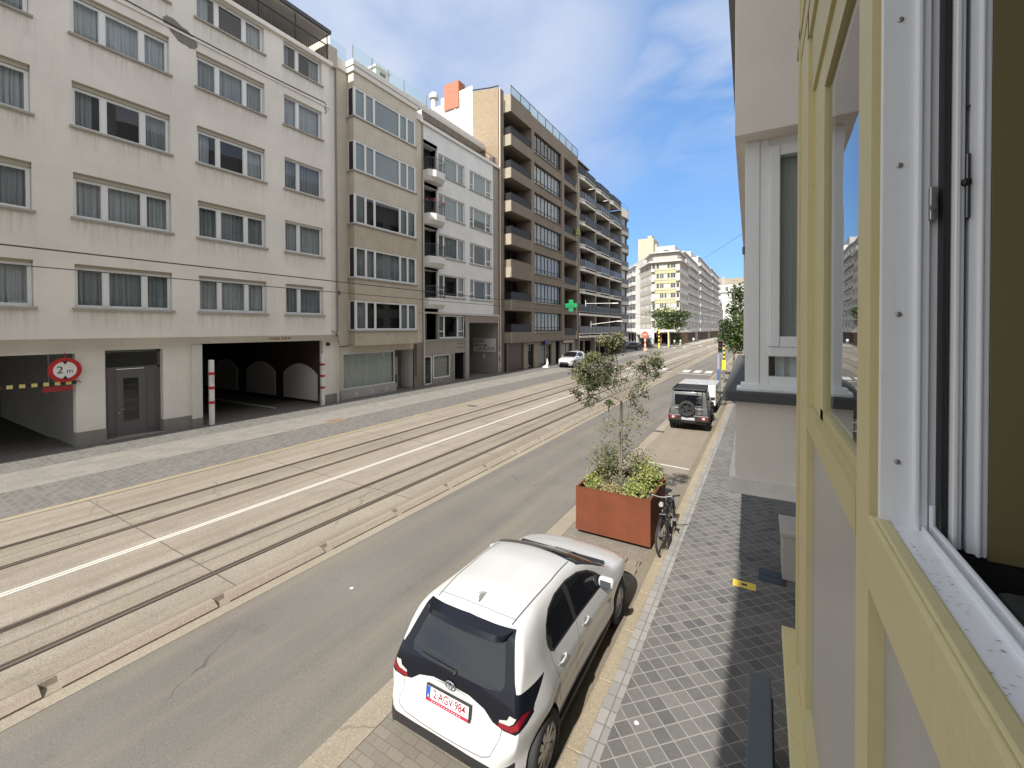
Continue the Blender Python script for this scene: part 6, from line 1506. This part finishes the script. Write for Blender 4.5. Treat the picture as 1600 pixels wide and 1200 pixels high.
# ---- white box trailer parked ahead of it
t = thing('box_trailer', 'plain white box trailer parked in front of the grey off-roader', 'trailer', (-2.98,23.9,0))
m = MB(); m.bbox(-.92,.92,0,2.6,.42,1.46,.03); m.build('box_body', carpaint((.6,.6,.6)), t)
m = MB(); m.box(-.9,.9,-.012,.0,.44,.48); m.box(-.86,-.84,-.01,.0,.48,1.4); m.box(.6,.62,-.01,.0,.48,1.4); m.box(-.84,.6,-.01,.0,1.36,1.38); m.build('door_frame', plain((.5,.5,.5),.5), t)
for s in (1,-1): wheel(t, (s*.82,1.5,.30), .30, .17, s, SILV, 8)
m = MB(); m.box(-.85,.85,.0,2.5,.32,.42); m.tube([(0,2.5,.4),(0,3.6,.42)], .04, 8); m.build('chassis', TRIM, t)
# ------------------------------------------------------------------ steel planter, its tree and plants
pt = thing('street_planter', 'large rusty steel planter box standing in the parking strip in front of the white hatchback', 'planter', (-2.675,9.29,0))
m = MB(); hw, hl, z0, z1, th = .785, .765, .075, 1.0, .012
m.bbox(-hw,hw,-hl,-hl+th,z0,z1,.003); m.bbox(-hw,hw,hl-th,hl,z0,z1,.003); m.box(-hw,-hw+th,-hl+th,hl-th,z0,z1); m.box(hw-th,hw,-hl+th,hl-th,z0,z1); m.box(-hw+th,hw-th,-hl+th,hl-th,z0,z0+.02)
for a in (-1,1): m.box(min(a*hw,a*(hw-.045)),max(a*hw,a*(hw-.045)),-hl+th,hl-th,z1-.006,z1+.002); m.box(-hw,hw,min(a*hl,a*(hl-.045)),max(a*hl,a*(hl-.045)),z1-.0062,z1+.0022)
m.build('steel_box', corten(), pt)
m = MB()
for x in (-.6,.52):
    for y in (-.6,.52): m.box(x,x+.08,y,y+.08,0,.08)
m.build('foot', BLACK, pt)
gr = random.Random(21); m = MB(); n = 24; rows = [[(-.77+1.54*i/n,-.75+1.5*j/n,.84+gr.uniform(-.02,.03)) for i in range(n+1)] for j in range(n+1)]; m.grid(rows); so_ = m.build('soil', aggregate((.16,.12,.075),(.06,.045,.03),.6), pt)
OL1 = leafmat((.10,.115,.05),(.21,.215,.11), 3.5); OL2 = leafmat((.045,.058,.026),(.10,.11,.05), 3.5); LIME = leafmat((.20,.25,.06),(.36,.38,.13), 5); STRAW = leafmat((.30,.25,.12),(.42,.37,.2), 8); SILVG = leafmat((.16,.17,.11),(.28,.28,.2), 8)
tr = thing('planter_tree', 'slender olive green tree with a lopsided airy crown growing in the rusty planter', 'tree', (-2.76,9.4,.84))
X0, Y0_, Z0_ = -2.76, 9.4, .84
T = lambda x, y, z: (x-X0, y-Y0_, z-Z0_)
r = random.Random(17); m = MB()
m.tube([T(-2.765,9.4,.8),T(-2.755,9.4,1.5),T(-2.75,9.4,2.2),T(-2.725,9.4,2.78)], [.034,.028,.024,.022], 8)
m.tube([T(-2.735,9.37,.8),T(-2.70,9.37,1.6),T(-2.695,9.38,2.3),T(-2.71,9.4,2.75)], [.026,.021,.018,.016], 8)
tips = [(-3.33,9.45,3.42),(-3.05,9.3,4.0),(-2.95,9.5,4.2),(-3.55,9.2,3.0),(-3.6,9.6,3.2),(-3.35,9.35,2.75),(-2.2,9.5,3.75),(-2.05,9.35,3.42),(-2.32,9.6,3.15),(-2.28,9.2,2.78),(-2.5,9.3,3.5),(-3.1,9.7,3.1),(-2.75,9.4,3.6),(-3.2,9.1,3.7),(-1.95,9.6,3.7)]
fork = Vector((-2.72,9.4,2.78))
for q in tips:
    p = Vector(q); mid = fork.lerp(p,.5)+Vector((0,0,.12)); m.tube([T(*fork),T(*mid),T(*p)], [.013,.009,.003], 6)
    for k in range(4):
        e = p+Vector((r.gauss(0,.22),r.gauss(0,.22),r.gauss(0,.2))); m.tube([T(*mid.lerp(p,r.uniform(.4,.9))),T(*e)], [.004,.0015], 4)
for q in ((-2.95,9.3,2.3),(-2.55,9.45,2.15),(-3.1,9.4,2.05),(-2.45,9.35,2.4),(-2.62,9.3,2.0)): m.tube([T(-2.74,9.4,1.75),T(*Vector(q).lerp(Vector((-2.74,9.4,1.9)),.5)),T(*q)], [.006,.004,.002], 5)
for i in range(16):                                   # bare hanging twigs
    a = Vector((r.uniform(-3.5,-2.5), r.uniform(9.2,9.7), r.uniform(2.5,3.1))); m.tube([T(*a),T(a.x+r.gauss(0,.05),a.y,a.z-.3),T(a.x+r.gauss(0,.08),a.y,a.z-r.uniform(.4,.75))], [.003,.002,.001], 4)
m.build('trunk', bark((.15,.13,.105)), tr, smooth=True)
f = MB()
def cloud(c, rad, n, s, mi=0): leafcloud(f, T(*c), rad, n, s, r, mi)
def spread(c, rad, k, n, s, sig, pale=.5):
    for i in range(k):
        while True:
            p = Vector((r.uniform(-1,1), r.uniform(-1,1), r.uniform(-1,1)))
            if p.length < 1: break
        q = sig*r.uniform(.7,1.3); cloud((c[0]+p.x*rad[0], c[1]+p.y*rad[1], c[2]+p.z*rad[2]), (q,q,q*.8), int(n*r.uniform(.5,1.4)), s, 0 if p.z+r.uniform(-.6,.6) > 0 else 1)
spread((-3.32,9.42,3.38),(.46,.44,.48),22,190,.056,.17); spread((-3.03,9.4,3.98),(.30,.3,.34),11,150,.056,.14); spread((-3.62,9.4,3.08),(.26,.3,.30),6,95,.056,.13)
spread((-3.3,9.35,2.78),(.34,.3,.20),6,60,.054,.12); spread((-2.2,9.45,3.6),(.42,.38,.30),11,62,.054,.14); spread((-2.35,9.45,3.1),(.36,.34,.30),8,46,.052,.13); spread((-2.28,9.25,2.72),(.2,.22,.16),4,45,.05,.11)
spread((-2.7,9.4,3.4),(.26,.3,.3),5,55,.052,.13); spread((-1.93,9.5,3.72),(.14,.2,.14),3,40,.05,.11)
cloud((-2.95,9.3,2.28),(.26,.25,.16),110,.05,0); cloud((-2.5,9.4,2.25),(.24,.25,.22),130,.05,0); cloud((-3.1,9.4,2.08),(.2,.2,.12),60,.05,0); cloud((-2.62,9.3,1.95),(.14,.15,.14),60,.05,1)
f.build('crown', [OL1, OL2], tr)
def shrub(label, c, rad, n, s, mat, seed, name='shrub'):
    rr_ = random.Random(seed); t = thing(name, label, 'shrub', (c[0],c[1],.84)); q = MB()
    for i in range(14):
        a = rr_.uniform(0,6.28); k = rr_.uniform(.3,.9); q.tube([(0,0,0),(rad[0]*k*.5*math.cos(a),rad[1]*k*.5*math.sin(a),rad[2]*.7),(rad[0]*k*math.cos(a),rad[1]*k*math.sin(a),rad[2]*rr_.uniform(.9,1.9))], [.007,.005,.002], 5)
    q.build('stems', bark((.12,.10,.07)), t); q = MB(); leafcloud(q, (0,0,rad[2]*1.05), rad, n, s, rr_); q.build('foliage', mat, t); return t
shrub('grey green shrub at the foot of the planter tree on the road side', (-3.02,9.5), (.42,.4,.44), 1500, .055, OL1, 31)
shrub('wispy upright shrub right of the planter tree trunk', (-2.45,9.75), (.32,.3,.42), 700, .05, OL1, 32)
shrub('bright yellow green bush in the right corner of the planter', (-2.15,9.5), (.26,.35,.30), 1100, .05, LIME, 33)
shrub('low lime leaved clump by the front edge of the planter', (-2.28,8.85), (.24,.2,.17), 700, .05, LIME, 34)
shrub('pale yellowish clump in the left front corner of the planter', (-3.2,8.95), (.2,.22,.17), 600, .045, LIME, 35)
shrub('straw coloured dry clump in the middle front of the planter', (-2.75,8.8), (.28,.18,.12), 700, .04, STRAW, 36)
shrub('silvery grey low cushion plant under the planter tree', (-2.6,9.1), (.25,.22,.16), 800, .035, SILVG, 37)
t = thing('grass_tuft', 'spiky pale green rosette at the front right of the planter', 'plant', (-2.22,8.72,.84)); q = MB(); rr_ = random.Random(3)
for i in range(46):
    a = rr_.uniform(0,6.28); l_ = rr_.uniform(.1,.22); d = Vector((math.cos(a),math.sin(a),0)); p = Vector((-d.y,d.x,0))*.008; e = d*l_*.8+Vector((0,0,l_*.8)); q.face([p,-p,d*l_*.5+Vector((0,0,l_*.6))-p*.8,e,d*l_*.5+Vector((0,0,l_*.6))+p*.8])
q.build('blades', leafmat((.30,.36,.14),(.45,.5,.25), 9), t)

# ------------------------------------------------------------------ bicycles
def bicycle(name, label, loc, rz, lean, steer=0.0):
    t = thing(name, label, 'bicycle', loc); t.rotation_euler = (0, lean, rz)
    def whl(y, nm, par, rot=0):
        o = link(nm, None, par, (0,y,.345), (0,0,rot)); 
        if 'bt' not in MESH:
            q = MB(); q.lathe([(.312,-.012),(.328,-.021),(.343,-.012),(.347,0),(.343,.012),(.328,.021),(.312,.012),(.308,0),(.312,-.012)], ax='x', n=40); MESH['bt'] = q.mesh('tyre', RUBBER, True)
            q = MB(); q.lathe([(.295,-.011),(.312,-.012),(.312,.012),(.295,.011),(.295,-.011)], ax='x', n=40); q.lathe([(0,-.05),(.03,-.05),(.03,.05),(0,.05)], ax='x', n=12)
            for k in range(20):
                a = 2*math.pi*k/20; b = a+.5*(1 if k % 2 else -1); q.tube([((.03 if k % 4 < 2 else -.03),.028*math.cos(b),.028*math.sin(b)),(0,.297*math.cos(a),.297*math.sin(a))], .0016, 4)
            MESH['br'] = q.mesh('rim', plain((.09,.09,.095),.35,.6))
        link('tyre', MESH['bt'], o); link('rim', MESH['br'], o); return o
    BK = plain((.016,.016,.018), .3, 0, .5)
    q = MB(); hd, bb, st = (0,.80,.90), (0,.42,.32), (0,.22,.88)
    q.tube([bb,(0,.28,.70),st], .019, 8); q.tube([(0,.80,.80),(0,.60,.5),bb], .030, 8); q.tube([(0,.80,.86),(0,.5,.72),(0,.27,.70)], .020, 8); q.tube([(0,.785,.94),(0,.825,.74)], .024, 8)
    for s in (.05,-.05): q.tube([(0,.28,.72),(s,.12,.52),(s,0,.345)], .010, 6); q.tube([(0,.42,.32),(s,.2,.33),(s,0,.345)], .011, 6)
    fr = q.build('frame', BK, t, smooth=True)
    q = MB(); q.tube([(0,.62,.52),(0,.47,.40)], .048, 10); q.build('battery', TRIM, fr)
    q = MB(); q.tube([(0,.27,.70),(0,.2,.93)], .014, 8); q.build('seat_post', GREYM, t)
    q = MB(); rows = []
    for y, w, z in ((.04,.075,.965),(.08,.09,.985),(.14,.07,.975),(.22,.03,.965),(.30,.018,.955)): rows.append([(w*math.cos(a),y,z-.03+.03*math.sin(a)) for a in [k*math.pi/5-.0 for k in range(6)]])
    q.grid(rows); q.face(rows[0]); q.face(rows[-1]); q.build('saddle', BLACK, t, smooth=True)
    fk = link('fork', None, t); bpy.data.objects.remove(fk)
    q = MB()
    for s in (.06,-.06): q.tube([(s,.835,.72),(s,.93,.5),(s,1.08,.345)], .013, 6)
    q.tube([(-.06,.835,.72),(.06,.835,.72)], .018, 6); q.tube([(0,.825,.74),(0,.77,1.02)], .018, 8); q.build('fork', BK, t)
    q = MB(); q.tube([(-.31,.66,1.06),(-.2,.73,1.06),(-.05,.775,1.04),(.05,.775,1.04),(.2,.73,1.06),(.31,.66,1.06)], .012, 8); hb = q.build('handlebar', GREYM, t)
    for s in (1,-1):
        q = MB(); q.tube([(s*.2,.73,1.06),(s*.33,.65,1.06)], .018, 8); q.build('grip', BLACK, hb); q = MB(); q.tube([(s*.17,.75,1.05),(s*.22,.78,1.03),(s*.29,.74,1.03)], .006, 5); q.build('brake_lever', STEEL, hb)
    q = MB(); q.lathe([(0,.03),(.04,.03),(.045,-.03),(0,-.04)], (0,.88,.93), 'y', 14); q.build('lamp', plain((.5,.5,.48),.3,.4), t)
    q = MB(); q.box(-.06,.06,-.2,.2,.72,.74); q.tube([(-.06,-.2,.73),(-.06,.2,.73)], .008, 5); q.tube([(.06,-.2,.73),(.06,.2,.73)], .008, 5)
    for s in (.07,-.07): q.tube([(s,-.12,.73),(s,0,.345)], .006, 5)
    q.build('rack', BLACK, t)
    for cy, a0, a1 in ((0,R(20),R(175)),(1.08,R(30),R(150))):
        q = MB(); q.lathe([(.375,-.03),(.385,0),(.375,.03)], (0,cy,.345), 'x', 20, 0, a0, a1); q.build('mudguard', BLACK, t)
    q = MB(); q.lathe([(.08,-.004),(.095,0),(.08,.004)], (.05,.42,.32), 'x', 20); q.tube([(.06,.42,.32),(.07,.50,.20)], .009, 6); q.tube([(-.06,.42,.32),(-.07,.34,.44)], .009, 6); q.bbox(.07,.16,.455,.55,.185,.21,.006); q.bbox(-.16,-.07,.29,.39,.43,.455,.006); q.build('crankset', GREYM, t)
    q = MB(); q.tube([(-.05,.2,.33),(-.16,.12,.04)], .009, 6); q.build('kickstand', BLACK, t)
    whl(0, 'wheel', t); whl(1.08, 'wheel', t, steer); return t
bicycle('bicycle', 'black bicycle leaning against the right side of the rusty planter', (-1.63,9.53,0), R(181), R(6), R(-10))
bicycle('bicycle', 'grey bicycle parked at the foot of the sign post on the right pavement', (-1.95,26.6,.09), R(-35), R(3))
